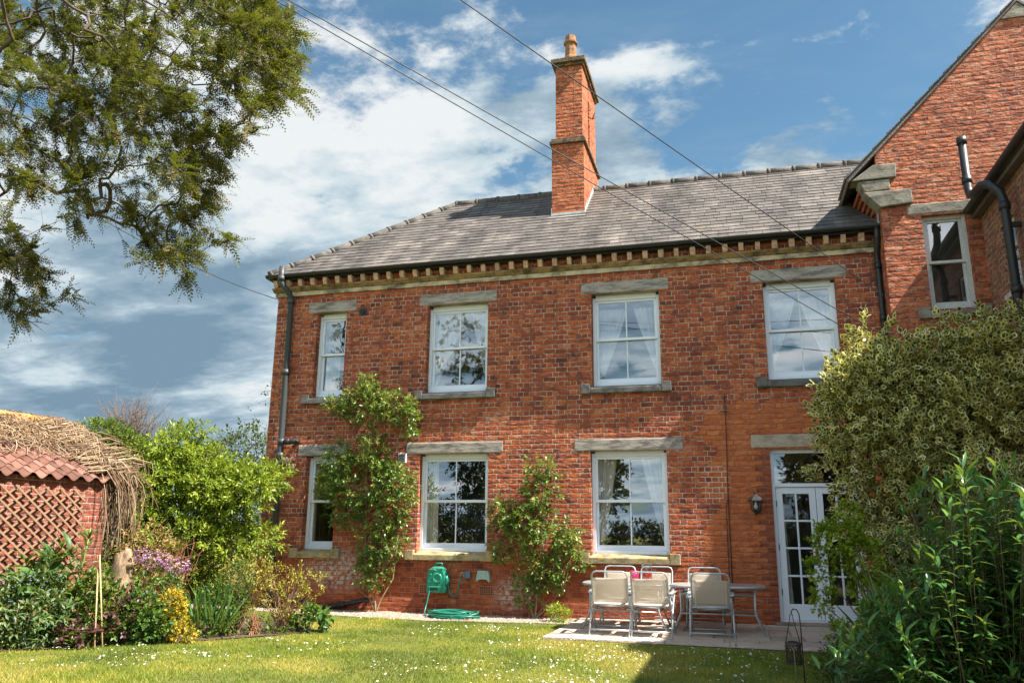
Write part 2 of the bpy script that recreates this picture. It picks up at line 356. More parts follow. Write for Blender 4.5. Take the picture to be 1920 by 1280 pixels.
M['lf_bright'] = leaf_mat('bright_shrub_leaf', [(0, (.07, .12, .012)), (.4, (.17, .25, .02)), (.75, (.28, .35, .03)), (1, (.38, .42, .06))])
M['lf_holly'] = leaf_mat('variegated_holly_leaf', [(0, (.012, .04, .018)), (.55, (.038, .085, .034)), (.85, (.08, .13, .042)), (1, (.22, .23, .07))], .16, .3, (.82, .72, .29), .6)
M['lf_willow'] = leaf_mat('long_willowy_leaf', [(0, (.03, .09, .025)), (.6, (.07, .19, .045)), (1, (.18, .34, .06))], .28, .32, spec=.6)
M['lf_yew'] = leaf_mat('yew_needles', [(0, (.014, .022, .006)), (.4, (.042, .050, .009)), (.75, (.105, .092, .014)), (.95, (.20, .12, .025)), (1, (.09, .06, .03))], .25, .5)
M['lf_rose'] = leaf_mat('rose_leaf', [(0, (.05, .11, .02)), (.5, (.12, .21, .04)), (.85, (.24, .31, .07)), (1, (.38, .24, .07))], .3, .38, spec=.55)
M['lf_acer'] = leaf_mat('lime_maple_leaf', [(0, (.11, .19, .012)), (.6, (.24, .34, .02)), (1, (.36, .42, .04))], .35)
M['lf_yellow'] = leaf_mat('golden_leaf', [(0, (.10, .14, .02)), (.35, (.40, .30, .02)), (1, (.60, .38, .03))], .3)
M['lf_gold2'] = leaf_mat('bronze_lime_leaf', [(0, (.22, .12, .03)), (.4, (.30, .26, .04)), (1, (.42, .38, .06))], .35)
M['lf_deep'] = leaf_mat('deep_green_leaf', [(0, (.025, .075, .018)), (.6, (.065, .16, .03)), (1, (.14, .24, .04))], .3)
M['lf_mid'] = leaf_mat('mid_green_leaf', [(0, (.03, .075, .014)), (.6, (.085, .15, .022)), (1, (.18, .22, .03))], .3)
M['lf_purple'] = leaf_mat('purple_leaf', [(0, (.045, .016, .02)), (.6, (.10, .04, .045)), (1, (.17, .075, .065))], .2)
M['lf_grey'] = leaf_mat('grey_green_leaf', [(0, (.045, .085, .03)), (.6, (.11, .17, .06)), (1, (.20, .26, .10))], .25)
M['lf_dry'] = leaf_mat('dry_leaf', [(0, (.20, .11, .05)), (.6, (.36, .20, .08)), (1, (.46, .30, .14))], .25, .7)
M['creeper'] = leaf_mat('dead_creeper_stem_mixed', [(0, (.06, .036, .02)), (.45, (.20, .13, .08)), (.8, (.33, .235, .15)), (1, (.46, .35, .24))], 0.0, .85, spec=.2)
M['lf_far'] = leaf_mat('far_tree_leaf', [(0, (.02, .04, .015)), (.6, (.045, .08, .025)), (1, (.09, .12, .04))], .25)
M['lf_conifer'] = leaf_mat('dark_conifer_leaf', [(0, (.008, .018, .008)), (.6, (.018, .035, .014)), (1, (.04, .055, .02))], .15)
M['fl_pink'] = leaf_mat('pink_petal', [(0, (.34, .12, .30)), (.6, (.48, .22, .44)), (1, (.62, .42, .58))], .3)
M['fl_blue'] = leaf_mat('blue_petal', [(0, (.10, .14, .42)), (1, (.22, .28, .58))], .3)
M['fl_white'] = leaf_mat('white_petal', [(0, (.70, .70, .62)), (1, (.80, .80, .76))], .2)
M['grass'] = leaf_mat('grass_blade', [(0, (.09, .14, .014)), (.35, (.18, .25, .018)), (.7, (.32, .32, .03)), (1, (.46, .38, .08))], .35, .5)

# ground materials
def ground_mat():
    m, n = new_mat('lawn_ground'); P = n('ShaderNodeNewGeometry', out=0)
    c = n.ramp(n.noise(P, 1.2, 6, .6), [(.3, (.10, .13, .015)), (.5, (.18, .19, .025)), (.68, (.28, .24, .045))])
    c = n.mix(n.math('MULTIPLY', n.noise(P, 60, 3), .5), c, (.05, .045, .015, 1))
    finish(n, n('ShaderNodeBsdfPrincipled', {'Base Color': c, 'Roughness': .95, 'Normal': n('ShaderNodeBump', {'Height': n.noise(P, 90, 3), 'Distance': .02})})); return m
def soil_mat():
    m, n = new_mat('bed_soil'); P = n('ShaderNodeNewGeometry', out=0); f = n.noise(P, 22, 7, .7)
    c = n.ramp(f, [(.3, (.05, .03, .02)), (.55, (.12, .075, .05)), (.75, (.22, .15, .10))])
    finish(n, n('ShaderNodeBsdfPrincipled', {'Base Color': c, 'Roughness': .95, 'Normal': n('ShaderNodeBump', {'Height': f, 'Distance': .05})})); return m
def gravel_mat():
    m, n = new_mat('gravel'); P = n('ShaderNodeNewGeometry', out=0)
    r = n('ShaderNodeAttribute', attribute_name='rnd', out=2)
    v = n('ShaderNodeTexVoronoi', {'Vector': P, 'Scale': 45.0}, 1)
    c = n.ramp(n.math('ADD', n.math('MULTIPLY', n.noise(P, 40, 4), .6), n.math('MULTIPLY', r, .5)), [(.2, (.12, .09, .075)), (.5, (.25, .19, .155)), (.85, (.42, .34, .28))])
    finish(n, n('ShaderNodeBsdfPrincipled', {'Base Color': c, 'Roughness': .9})); return m
def patio_mat():
    m, n = new_mat('sandstone_flags'); P = n('ShaderNodeNewGeometry', out=0)
    r = n('ShaderNodeAttribute', attribute_name='rnd', out=2); f = n.noise(P, 4, 7, .65)
    c = n.ramp(n.math('ADD', n.math('MULTIPLY', r, .6), n.math('MULTIPLY', f, .5)), [(.2, (.32, .24, .20)), (.5, (.48, .37, .30)), (.75, (.56, .44, .37)), (.95, (.46, .41, .36))])
    c = n.mix(n.math('MULTIPLY', n.sstep(n.noise(P, 13, 6, .7), .5, .7), .4), c, (.15, .12, .11, 1))
    finish(n, n('ShaderNodeBsdfPrincipled', {'Base Color': c, 'Roughness': .85, 'Normal': n('ShaderNodeBump', {'Height': n.noise(P, 25, 5), 'Distance': .012})})); return m
def slate_mat():
    m, n = new_mat('roof_slate'); P = n('ShaderNodeNewGeometry', out=0)
    r = n('ShaderNodeAttribute', attribute_name='rnd', out=2)
    st = n.noise(n.map(P, scale=(2.0, .5, .5)), 1.0, 7, .62)
    c = n.ramp(n.math('ADD', n.math('MULTIPLY', r, .20), n.math('MULTIPLY', st, .86)), [(.28, (.042, .037, .035)), (.46, (.090, .078, .071)), (.60, (.132, .113, .103)), (.76, (.22, .187, .165))])
    c = n.mix(n.math('MULTIPLY', n.sstep(n.noise(P, 16, 6, .7), .52, .70), .5), c, (.09, .075, .068, 1))
    c = n.mix(n.math('MULTIPLY', n.sstep(n.noise(n.map(P, loc=(5, 0, 0)), 2.5, 6, .7), .60, .72), .5), c, (.22, .18, .09, 1))
    finish(n, n('ShaderNodeBsdfPrincipled', {'Base Color': c, 'Roughness': .62, 'Specular IOR Level': .4, 'Normal': n('ShaderNodeBump', {'Height': n.noise(P, 30, 5), 'Distance': .008})})); return m
def pantile_mat():
    m, n = new_mat('pantile'); P = n('ShaderNodeNewGeometry', out=0)
    r = n('ShaderNodeAttribute', attribute_name='rnd', out=2)
    c = n.ramp(n.math('ADD', n.math('MULTIPLY', r, .5), n.math('MULTIPLY', n.noise(P, 9, 6, .65), .6)), [(.2, (.055, .025, .018)), (.5, (.145, .058, .038)), (.8, (.23, .11, .08))])
    finish(n, n('ShaderNodeBsdfPrincipled', {'Base Color': c, 'Roughness': .8, 'Normal': n('ShaderNodeBump', {'Height': n.noise(P, 40, 4), 'Distance': .006})})); return m
M['lawn'] = ground_mat(); M['soil'] = soil_mat(); M['gravel'] = gravel_mat(); M['patio'] = patio_mat(); M['slate'] = slate_mat(); M['pantile'] = pantile_mat()
M['ridge'] = stone_mat('grey_ridge_tile', (.15, .135, .12), (.06, .055, .052), sc=7)
M['ridgeorange'] = stone_mat('orange_ridge_tile', (.48, .25, .08), (.28, .14, .06), sc=5)

#==STRUCTURE==
# ------------------------------------------------------------------ ground
g = MB(); g.quad((-400, -400, 0), (400, -400, 0), (400, 400, 0), (-400, 400, 0))
tag(g.build('lawn', M['lawn']), 'short sunlit lawn running up to the house', 'lawn', kind='structure')
BED = [(-12, -7.2), (-8.6, -6.6), (-7.74, -5.73), (-7.08, -5.09), (-6.6, -4.62), (-6.23, -4.13), (-5.85, -3.55), (-5.52, -3.05), (-5.65, -2.7), (-6.3, -2.2), (-7.2, -1.5), (-9.5, -1.2), (-12, -3)]
g = MB(); g.add([(x, y, .012) for x, y in BED], [tuple(range(len(BED)))])
tag(g.build('flower_bed', M['soil']), 'brown soil of the planted border below the shed', 'flower bed', kind='structure')
BED2 = [(.78, -3.35), (.72, -4.2), (.7, -5.2), (.5, -6.4), (.4, -9), (3.75, -9), (3.75, -2.9), (1.0, -2.9)]
g = MB(); g.add([(x, y, .012) for x, y in BED2], [tuple(range(len(BED2)))])
tag(g.build('soil_border', M['soil']), 'dark shaded soil under the holly and shrubs', 'flower bed', kind='structure')
GE = [(-9.6, -.9), (-7.9, -.66), (-6.8, -.85), (-5.6, -1.0), (-4.6, -1.12), (-3.6, -.98), (-2.95, -.86), (-2.53, -.8)]
def gravel_edge(x): return np.interp(x, [p[0] for p in GE], [p[1] for p in GE])
g = MB(); g.add([(x, y, .008) for x, y in GE] + [(-2.53, 0, .008), (-9.6, 0, .008)], [tuple(range(len(GE) + 2))], .5)
tag(g.build('gravel_path', M['gravel']), 'pale gravel strip along the foot of the brick wall', 'gravel strip', kind='structure')
N = 4500; gx = RNG.uniform(-8.5, -2.5, N); ge = gravel_edge(gx); gy = RNG.uniform(0, 1, N) * (ge + .0); s = RNG.uniform(.008, .02, N)
base = np.array([(1, 0, 0), (0, 1, 0), (-1, 0, 0), (0, -1, 0), (0, 0, .8)]); rot = RNG.uniform(0, 6.28, N)
V = np.zeros((N, 5, 3)); cs, sn = np.cos(rot)[:, None], np.sin(rot)[:, None]
V[:, :, 0] = gx[:, None] + s[:, None] * (base[:, 0] * cs - base[:, 1] * sn) * RNG.uniform(.7, 1.4, (N, 1)); V[:, :, 1] = gy[:, None] + s[:, None] * (base[:, 0] * sn + base[:, 1] * cs); V[:, :, 2] = .006 + s[:, None] * base[:, 2]
F = (np.array([(0, 1, 4), (1, 2, 4), (2, 3, 4), (3, 0, 4)])[None] + 5 * np.arange(N)[:, None, None]).reshape(-1, 3)
tag(np_mesh('gravel', V.reshape(-1, 3), F, M['gravel'], None, {'rnd': np.repeat(RNG.random(N), 5)}), 'loose gravel stones along the wall', 'gravel', kind='stuff')
# patio flags
g = MB(); g.add([(-2.5, 0, .01), (-2.44, -2.6, .01), (3.7, -2.78, .01), (3.7, 0, .01)], [(3, 2, 1, 0)], .1)
y = -.01; rowi = 0
while y > -2.55:
    dy = random.choice([.28, .42, .56]); dy = min(dy, y + 2.62); x = -2.48
    if dy < .12: break
    while x < 3.6:
        dx = min(random.choice([.42, .56, .84, .28]), 3.68 - x)
        if dx > .1: g.box(x + .006, x + dx - .006, y - dy + .006, y - .006, .0, .030 + random.uniform(-.003, .004))
        x += dx
    y -= dy
tag(g.build('patio', M['patio'], bevel=.005), 'sandstone flag patio in front of the glazed door', 'patio', kind='structure')

# ------------------------------------------------------------------ the house
house = tag(empty('brick_house', (-3, 0, 0)), 'two-storey red brick house with slate roof, tall chimney and gabled wing', 'house')
house.location = (0, 0, 0)
def wall_grid(mb, xs, zs, holes, y=0.0, depth=.18, top=None):
    """vertical wall in plane y with rectangular openings and their reveals; holes: (x0,x1,z0,z1)"""
    X = sorted(set(list(xs) + [h[0] for h in holes] + [h[1] for h in holes])); Z = sorted(set(list(zs) + [h[2] for h in holes] + [h[3] for h in holes]))
    for i in range(len(X) - 1):
        for j in range(len(Z) - 1):
            cx, cz = (X[i] + X[i + 1]) / 2, (Z[j] + Z[j + 1]) / 2
            if any(h[0] < cx < h[1] and h[2] < cz < h[3] for h in holes): continue
            mb.quad((X[i], y, Z[j]), (X[i + 1], y, Z[j]), (X[i + 1], y, Z[j + 1]), (X[i], y, Z[j + 1]))
    for x0, x1, z0, z1 in holes:
        q = y + depth
        mb.quad((x0, y, z0), (x0, y, z1), (x0, q, z1), (x0, q, z0)); mb.quad((x1, y, z0), (x1, q, z0), (x1, q, z1), (x1, y, z1))
        mb.quad((x0, y, z1), (x1, y, z1), (x1, q, z1), (x0, q, z1)); mb.quad((x0, y, z0), (x0, q, z0), (x1, q, z0), (x1, y, z0))
XL, XR = -8.36, 2.39
UP = [(-7.486, -6.873, 3.735, 5.295, 1), (-5.246, -4.097, 3.735, 5.295, 2), (-2.235, -1.089, 3.735, 5.295, 2), (.593, 1.70, 3.735, 5.295, 2)]
LO = [(-7.502, -6.885, .998, 2.611, 1), (-5.302, -4.047, .998, 2.611, 2), (-2.286, -1.049, .998, 2.611, 2)]
DOOR = (.533, 1.80, .07, 2.62)
holes = [(w[0], w[1], w[2] - .07, 5.338) for w in UP] + [(w[0], w[1], w[2] - .07, 2.642) for w in LO] + [DOOR]
w = MB(); wall_grid(w, (XL, XR), (-.3, 5.70), holes, 0.0, .24)
w.quad((XL, 4.9, -.3), (XL, 0, -.3), (XL, 0, 5.7), (XL, 4.9, 5.7)); w.quad((XR, 4.9, -.3), (XL, 4.9, -.3), (XL, 4.9, 5.7), (XR, 4.9, 5.7))
# recessed frieze behind the brackets
w.quad((XL, -.05, 5.83), (XR, -.05, 5.83), (XR, -.05, 6.02), (XL, -.05, 6.02)); w.quad((XL, 4.9, 5.7), (XL, -.05, 5.7), (XL, -.05, 6.02), (XL, 4.9, 6.02))
w.build('wall', M['brick'], house)
# rooms behind the glass
g = MB()
for z0, z1 in ((.02, 2.95), (3.15, 5.75)):
    xs = [-8.3, -6.0, -3.1, -.45, 2.3]
    for i in range(4):
        a, b = xs[i] + .01, xs[i + 1] - .01
        g.quad((a, 4.0, z0), (b, 4.0, z0), (b, 4.0, z1), (a, 4.0, z1)); g.quad((a, .245, z0), (b, .245, z0), (b, 4, z0), (a, 4, z0)); g.quad((a, .245, z1), (a, 4, z1), (b, 4, z1), (b, .245, z1))
        g.quad((a, .245, z0), (a, 4, z0), (a, 4, z1), (a, .245, z1)); g.quad((b, .245, z0), (b, .245, z1), (b, 4, z1), (b, 4, z0))
g.build('interior_wall', M['interior'], house)

def sash_window(x0, x1, z0, z1, cols, lint, sill_m, y=.135, frame='white', lint_m='lintel', sill=True, label=None, parent=house, mid=None):
    fw = .055; f = MB(); yf = y - .135 if y == .135 else y - .09
    f.box(x0, x0 + fw, y, y + .11, z0, z1); f.box(x1 - fw, x1, y, y + .11, z0, z1)
    f.box(x0 + fw, x1 - fw, y, y + .11, z1 - fw, z1 + .04); f.box(x0 + fw, x1 - fw, y - .012, y + .11, z0, z0 + .055)
    o = f.build('window', M[frame], parent, bevel=.004)
    if label: o['label'] = label
    zm = (z0 + z1) / 2 if mid is None else mid
    a, b = x0 + fw, x1 - fw
    for k, (s0, s1, yy) in enumerate(((zm - .02, z1 - fw, y + .025), (z0 + .055, zm + .02, y + .062))):
        sh = MB(); st = .042; br = .045 if k == 0 else .085; tr = .04
        sh.box(a, a + st, yy, yy + .035, s0, s1); sh.box(b - st, b, yy, yy + .035, s0, s1)
        sh.box(a + st, b - st, yy, yy + .035, s0, s0 + br); sh.box(a + st, b - st, yy, yy + .035, s1 - tr, s1)
        for c in range(1, cols):
            xc = a + (b - a) * c / cols; sh.box(xc - .011, xc + .011, yy + .004, yy + .031, s0 + br, s1 - tr)
        sh.build('sash', M[frame], o, bevel=.004)
        p = MB(); t = random.uniform(-.0025, .0025); t2 = random.uniform(-.002, .002)
        p.quad((a + .03, yy + .018 + t, s0 + .03), (b - .03, yy + .018 - t, s0 + .03), (b - .03, yy + .018 - t + t2, s1 - .03), (a + .03, yy + .018 + t + t2, s1 - .03))
        p.build('pane', M['glass'], o)
    if lint:
        lx0, lx1, l0, l1 = lint; l = MB(); l.box(lx0, lx1, yf - .008, y + .12, l0, l1); l.build('lintel', M[lint_m], o, bevel=.02)
    if sill:
        sl = MB(); sx0, sx1, sz = x0 - .19, x1 + .16, z0
        yb = yf
        sl.box(sx0, sx0 + .16, yb - .07, yb + .05, sz - .145, sz + .022); sl.box(sx1 - .16, sx1, yb - .07, yb + .05, sz - .145, sz + .022)
        sl.prism([(sx0 + .16, yb - .068, sz - .143), (sx0 + .16, y + .1, sz - .143), (sx0 + .16, y + .1, sz + .006), (sx0 + .16, y - .02, sz + .006), (sx0 + .16, yb - .068, sz - .05)], (sx1 - sx0 - .32, 0, 0))
        sl.build('window_sill', M[sill_m], o, bevel=.01)
    return o
LU = [(-7.687, -6.671), (-5.423, -3.934), (-2.414, -.920), (.405, 1.881)]
LL = [(-7.695, -6.69), (-5.564, -3.786), (-2.557, -.782)]
ulab = ['narrow single-column upper sash window near the corner pipe', None, None, None]
for i, (wd, l) in enumerate(zip(UP, LU)):
    sash_window(*wd, (l[0], l[1], 5.336, 5.545), 'sill_dark', label=ulab[i], mid=4.545)
for i, (wd, l) in enumerate(zip(LO, LL)):
    sash_window(*wd, (l[0], l[1], 2.640, 2.84), 'sill', frame='white', label='narrow lower sash window beside the climbing rose' if i == 0 else None, mid=1.835)

# french door
x0, x1, z0, z1 = DOOR; f = MB(); y = .07
f.box(x0, x0 + .05, y, y + .1, z0, z1); f.box(x1 - .05, x1, y, y + .1, z0, z1); f.box(x0 + .05, x1 - .05, y, y + .1, z1 - .06, z1); f.box(x0 + .05, x1 - .05, y, y + .1, 2.045, 2.10); f.box(x0 + .05, x1 - .05, y - .02, y + .1, z0, z0 + .03)
dr = f.build('french_door', M['white'], house, bevel=.004); dr['label'] = 'white glazed double door with a clear fanlight'
xm = (x0 + x1) / 2
for a, b in ((x0 + .054, xm - .003), (xm + .003, x1 - .054)):
    l = MB(); yy = y + .02; zb, zt = z0 + .034, 2.041
    gx0, gx1, gz0, gz1 = a + .095, b - .095, zb + .22, zt - .10
    l.box(a, gx0, yy, yy + .045, zb, zt); l.box(gx1, b, yy, yy + .045, zb, zt); l.box(gx0, gx1, yy, yy + .045, zb, gz0); l.box(gx0, gx1, yy, yy + .045, gz1, zt)
    xc = (gx0 + gx1) / 2; l.box(xc - .014, xc + .014, yy + .004, yy + .04, gz0, gz1)
    for k in range(1, 4):
        zz = gz0 + (gz1 - gz0) * k / 4; l.box(gx0, xc - .014, yy + .004, yy + .04, zz - .014, zz + .014); l.box(xc + .014, gx1, yy + .004, yy + .04, zz - .014, zz + .014)
    l.build('door_leaf', M['white'], dr, bevel=.004)
    p = MB(); p.quad((gx0 - .01, yy + .022, gz0 - .01), (gx1 + .01, yy + .022, gz0 - .01), (gx1 + .01, yy + .022, gz1 + .01), (gx0 - .01, yy + .022, gz1 + .01)); p.build('pane', M['clear'], dr)
p = MB(); p.quad((x0 + .04, y + .05, 2.09), (x1 - .04, y + .05, 2.09), (x1 - .04, y + .05, z1 - .05), (x0 + .04, y + .05, z1 - .05)); p.build('fanlight_pane', M['glass'], dr)
l = MB(); l.box(x0 - .27, x1 + .27, -.012, .15, 2.645, 2.85); l.build('lintel', M['doorstone'], dr, bevel=.01)
l = MB(); l.box(x0 - .08, x1 + .08, -.1, .16, -.02, .068); l.build('threshold', M['stone'], dr, bevel=.008)
for hz in (.45, 1.1, 1.75): MB().box(x0 + .046, x0 + .060, y - .006, y + .02, hz, hz + .09).build('hinge', M['black'], dr)
l = MB(); l.tube([(xm - .05, y + .01, 1.08), (xm - .05, y - .035, 1.08), (xm - .15, y - .035, 1.08)], .009); l.box(xm - .068, xm - .032, y + .008, y + .02, 1.0, 1.16); l.build('handle', M['brass'], dr)

# cornice
c = MB(); c.box(XL - .05, XR - .002, -.035, 0.0, 5.70, 5.782); c.box(XL - .05, XL, 0, 4.9, 5.70, 5.782)
co = c.build('cornice', M['cornice'], house, bevel=.006)
c = MB(); c.prism([(XL - .08, .0, 5.784), (XL - .08, -.05, 5.784), (XL - .08, -.12, 5.835), (XL - .08, -.13, 5.856), (XL - .08, .0, 5.856)], (XR - XL + .078, 0, 0)); c.build('moulded_ledge', M['ledge'], co, bevel=.004)
dm = MB(); dm.prism([(0, -.05, 5.858), (0, -.15, 5.858), (0, -.185, 5.93), (0, -.19, 5.985), (0, -.05, 5.985)], (.085, 0, 0))
d0 = None; x = XL - .02
while x < XR - .1:
    if d0 is None: d0 = dm.build('dentil', M['dentil'], co, bevel=.006); d = d0
    else: d = d0.copy(); COL.objects.link(d)
    d.location = (x, random.uniform(-.01, .01), 0); d.scale = (random.uniform(.9, 1.06), 1, 1); x += .2615
c = MB(); c.box(XL - .1, XR, -.2, .0, 5.99, 6.02); c.build('soffit_board', M['black'], house)
# gutter: half-round trough with joint collars
def gutter(mb, p0, p1, r=.054, side=(0, 1, 0)):
    p0, p1 = np.array(p0), np.array(p1); s = np.array(side, float); up = np.array([0, 0, 1.])
    pr = [(r * math.cos(a), r * math.sin(a)) for a in np.linspace(math.pi, 2 * math.pi, 9)]; pr += [(q[0] * .88, q[1] * .88) for q in pr[::-1]]
    v = [p + s * u + up * t for p in (p0, p1) for u, t in pr]; k = len(pr)
    mb.add(v, [(i, (i + 1) % k, (i + 1) % k + k, i + k) for i in range(k)] + [tuple(range(k))[::-1], tuple(range(k, 2 * k))], smooth=False)
gz = 6.065; gt = MB(); gutter(gt, (XL - .13, -.265, gz), (XR, -.265, gz)); gutter(gt, (XL - .13, -.2, gz), (XL - .13, 5.1, gz), side=(1, 0, 0))
for x in np.arange(XL + .9, XR, 1.83): gutter(gt, (x - .05, -.265, gz + .002), (x + .05, -.265, gz + .002), .061)
gt.build('gutter', M['black'], house)

# roof of slates
EY, EZ, RY, RZ = -.25, 6.075, 2.44, 8.37
SL = (RZ - EZ) / (RY - EY); LEN = math.hypot(RZ - EZ, RY - EY); HX = -5.63  # hip top
XE = XL - .11
r = MB(); XRR = 3.6
r.add([(XE, EY, EZ - .03), (XRR, EY, EZ - .03), (XRR, RY, RZ - .03), (HX, RY, RZ - .03)], [(0, 1, 2, 3)], .1)
BY = 2 * RY - EY
r.add([(XE, BY, EZ - .03), (HX, RY, RZ - .03), (XRR, RY, RZ - .03), (XRR, BY, EZ - .03)], [(0, 1, 2, 3)], .4)
r.add([(XE, BY, EZ - .03), (XE, EY, EZ - .03), (HX, RY, RZ - .03)], [(0, 1, 2)], .4)
rows = 21; tv = np.array([0, RY - EY, RZ - EZ]) / LEN; nv = np.array([0, -(RZ - EZ), RY - EY]) / LEN
for k in range(rows):
    s0, s1 = k * LEN / rows, (k + 1.15) * LEN / rows; hip = XE + (HX - XE) * (k / rows)
    x = hip + .02 - (.0 if k % 2 else .14); sw0 = .275
    while x < XRR:
        sw = sw0 * random.uniform(.93, 1.05) if random.random() > .1 else sw0 * .6
        xa, xb = max(x, hip + .02), x + sw - .006; x += sw
        if xb - xa < .05: continue
        j = random.uniform(-.006, .006); lift = .013 + random.uniform(0, .005); sk = random.uniform(-.004, .004)
        P0 = np.array([0, EY, EZ])
        def pt(xx, s, h): return np.array([xx, 0, 0]) + P0 + tv * s + nv * h
        e1 = min(s1, LEN)
        A = [pt(xa, s0 + j, lift), pt(xb, s0 + j + sk, lift), pt(xb, e1, .002), pt(xa, e1, .002), pt(xa, s0 + j, lift - .012), pt(xb, s0 + j + sk, lift - .012)]
        r.add(A, [(0, 1, 2, 3), (4, 5, 1, 0), (4, 0, 3), (5, 2, 1)])
rf = r.build('roof', M['slate'], house)
# ridge and hip tiles
def ridge_run(name, p0, p1, L, mat, parent, rad=.10, collar=True):
    p0, p1 = np.array(p0, float), np.array(p1, float); d = p1 - p0; T = np.linalg.norm(d); d /= T; k = max(1, int(round(T / L))); m = MB()
    for i in range(k):
        a, b = p0 + d * (T * i / k), p0 + d * (T * (i + 1) / k + .01)
        m.tube([a, b], [rad, rad * .96], 12)
        if collar: m.tube([a - d * .01, a + d * .045], rad * 1.12, 12)
    return m.build(name, mat, parent)
ridge_run('ridge_tile', (HX, RY, RZ - .02), (3.3, RY, RZ - .02), .46, M['ridge'], rf)
ridge_run('hip_tile', (XE + .03, EY + .03, EZ + .01), (HX, RY, RZ - .01), .44, M['ridge'], rf, .085)
# flashing where roof meets the wing
fl = MB()
for k in range(11):
    s = k * .26; p = np.array([2.39, EY, EZ]) + tv * s
    fl.box(2.375, 2.388, p[1], p[1] + .22, p[2], p[2] + .22)
fl.build('flashing', M['lead'], rf)

# chimney
ch = MB(); ch.box(-3.22, -2.57, 1.30, 3.06, 6.9, 8.93); ch.box(-3.15, -2.78, 1.36, 2.95, 9.06, 10.70); ch.box(-2.775, -2.60, 1.36, 2.02, 9.06, 10.70); ch.box(-2.775, -2.60, 2.20, 2.95, 9.06, 10.70); ch.box(-2.775, -2.61, 2.02, 2.2, 10.30, 10.70)
cho = ch.build('chimney', M['stack_brick'], house)
b = MB(); b.box(-3.26, -2.52, 1.25, 3.11, 8.93, 9.0); b.box(-3.23, -2.55, 1.28, 3.08, 9.0, 9.06); b.build('band_course', M['cap'], cho, bevel=.01)
b = MB(); b.box(-3.19, -2.56, 1.31, 3.0, 10.70, 10.76); b.box(-3.23, -2.52, 1.26, 3.05, 10.76, 10.86); b.build('cap_stone', M['cap'], cho, bevel=.012)
for yy in (1.52, 2.5):
    b = MB(); b.lathe([(.0, 0), (.17, 0), (.165, .10), (.125, .14), (.11, .40), (.115, .42), (.15, .455), (.15, .49), (.12, .515), (.11, .63), (.09, .63), (.09, .2)], (-2.86, yy, 10.86), 8, smooth=False); b.build('chimney_pot', M['pot'], cho)
b = MB(); z_ = 7.37
b.prism([(-3.27, 1.285, 7.36), (-2.54, 1.285, 7.36), (-2.54, 1.16, 7.295), (-3.27, 1.16, 7.295)], (0, -.004, .012)); b.box(-3.235, -2.56, 1.287, 1.298, 7.30, 7.45)
for k in range(8):
    yy = 1.3 + k * .15; zz = EZ + SL * (yy - EY); b.box(-2.568, -2.555, yy, yy + .13, zz - .05, zz + .17); b.box(-3.235, -3.222, yy, yy + .13, zz - .05, zz + .17)
b.build('flashing', M['lead'], cho)
b = MB(); b.tube([(-2.6, 2.1, 9.9), (-2.52, 2.1, 9.85), (-2.45, 2.02, 9.95)], .012); b.tube([(-2.52, 2.1, 9.85), (-2.46, 2.2, 9.95)], .012); b.build('aerial_bracket', M['iron'], cho)

# ---- gabled wing
WY = -.43; GX0, GXA, GZA = 2.39, 4.66, 9.522; GX1 = 2 * GXA - GX0; GE_ = 7.178
w = MB(); WH = (2.95, 3.57, 4.60, 6.09)
wall_grid(w, (GX0, 3.76), (-.3, 6.09), [WH], WY, .16)
sl = (GZA - GE_) / (GXA - GX0)
w.add([(GX0, WY, 6.09), (GX1, WY, 6.09), (GX1, WY, GE_), (GXA, WY, GZA), (GX0, WY, GE_)], [(0, 1, 2, 3, 4)])
w.quad((GX0, 6, -.3), (GX0, WY, -.3), (GX0, WY, GE_), (GX0, 6, GE_)); w.quad((GX1, WY, -.3), (GX1, 6, -.3), (GX1, 6, GE_), (GX1, WY, GE_))
w.add([(GX1, 6, -.3), (GX0, 6, -.3), (GX0, 6, GE_), (GXA, 6, GZA), (GX1, 6, GE_)], [(0, 1, 2, 3, 4)])
w.build('gable_wall', M['gable_brick'], house)
g = MB(); g.box(WH[0] - .3, WH[1] + .1, WY + .2, WY + 1.6, 4.2, 6.3); o = g.build('dark_room', M['darkroom'], house)
sash_window(WH[0], WH[1], WH[2], WH[3], 1, (2.76, 3.66, 6.11, 6.29), 'stone', y=WY + .09, frame='oldwhite', lint_m='stone', label='weathered sash window below the gable', mid=5.36)
# gable roof with thin verge
def rk(x): return 6.73 + (x - 1.99) * (9.47 - 6.73) / (GXA - 1.99)
g = MB(); v = [(1.97, 6.745), (GXA, 9.525), (2 * GXA - 1.97, 6.745), (2 * GXA - 1.97, 6.80), (GXA, 9.58), (1.94, 6.79)]
g.prism([(p[0], -.455, p[1]) for p in v], (0, 6.7, 0))
k = 0
for i in range(12):
    t0, t1 = i / 12, (i + 1.12) / 12; a = np.array([1.93, 0, 6.79]) * (1 - t0) + np.array([GXA, 0, 9.585]) * t0; b = np.array([1.93, 0, 6.79]) * (1 - t1) + np.array([GXA, 0, 9.585]) * t1
    nn = np.array([-.715, 0, .70]); g.prism([a + nn * .03 + (0, -.475, 0), b + nn * .008 + (0, -.475, 0), b + (0, -.475, 0), a + nn * .005 + (0, -.475, 0)], (0, .9, 0))
wr = g.build('wing_roof', M['slate'], house)
for yk, pk in ((-.5, ((1596, 340), (1636, 309.4), (1679.5, 305.6), (1680.5, 330.5))), (-.49, ((1608.8, 341.5), (1667.8, 335.2), (1669.7, 354), (1622.8, 360))), (-.5, ((1619.5, 361), (1708.6, 352.5), (1712, 378.8), (1651, 388)))):
    g = MB(); g.prism([tuple(at(px, py, y=yk)) for px, py in pk], (0, .3, 0)); g.build('kneeler_stone', M['stone'], house, bevel=.012)
g = MB()
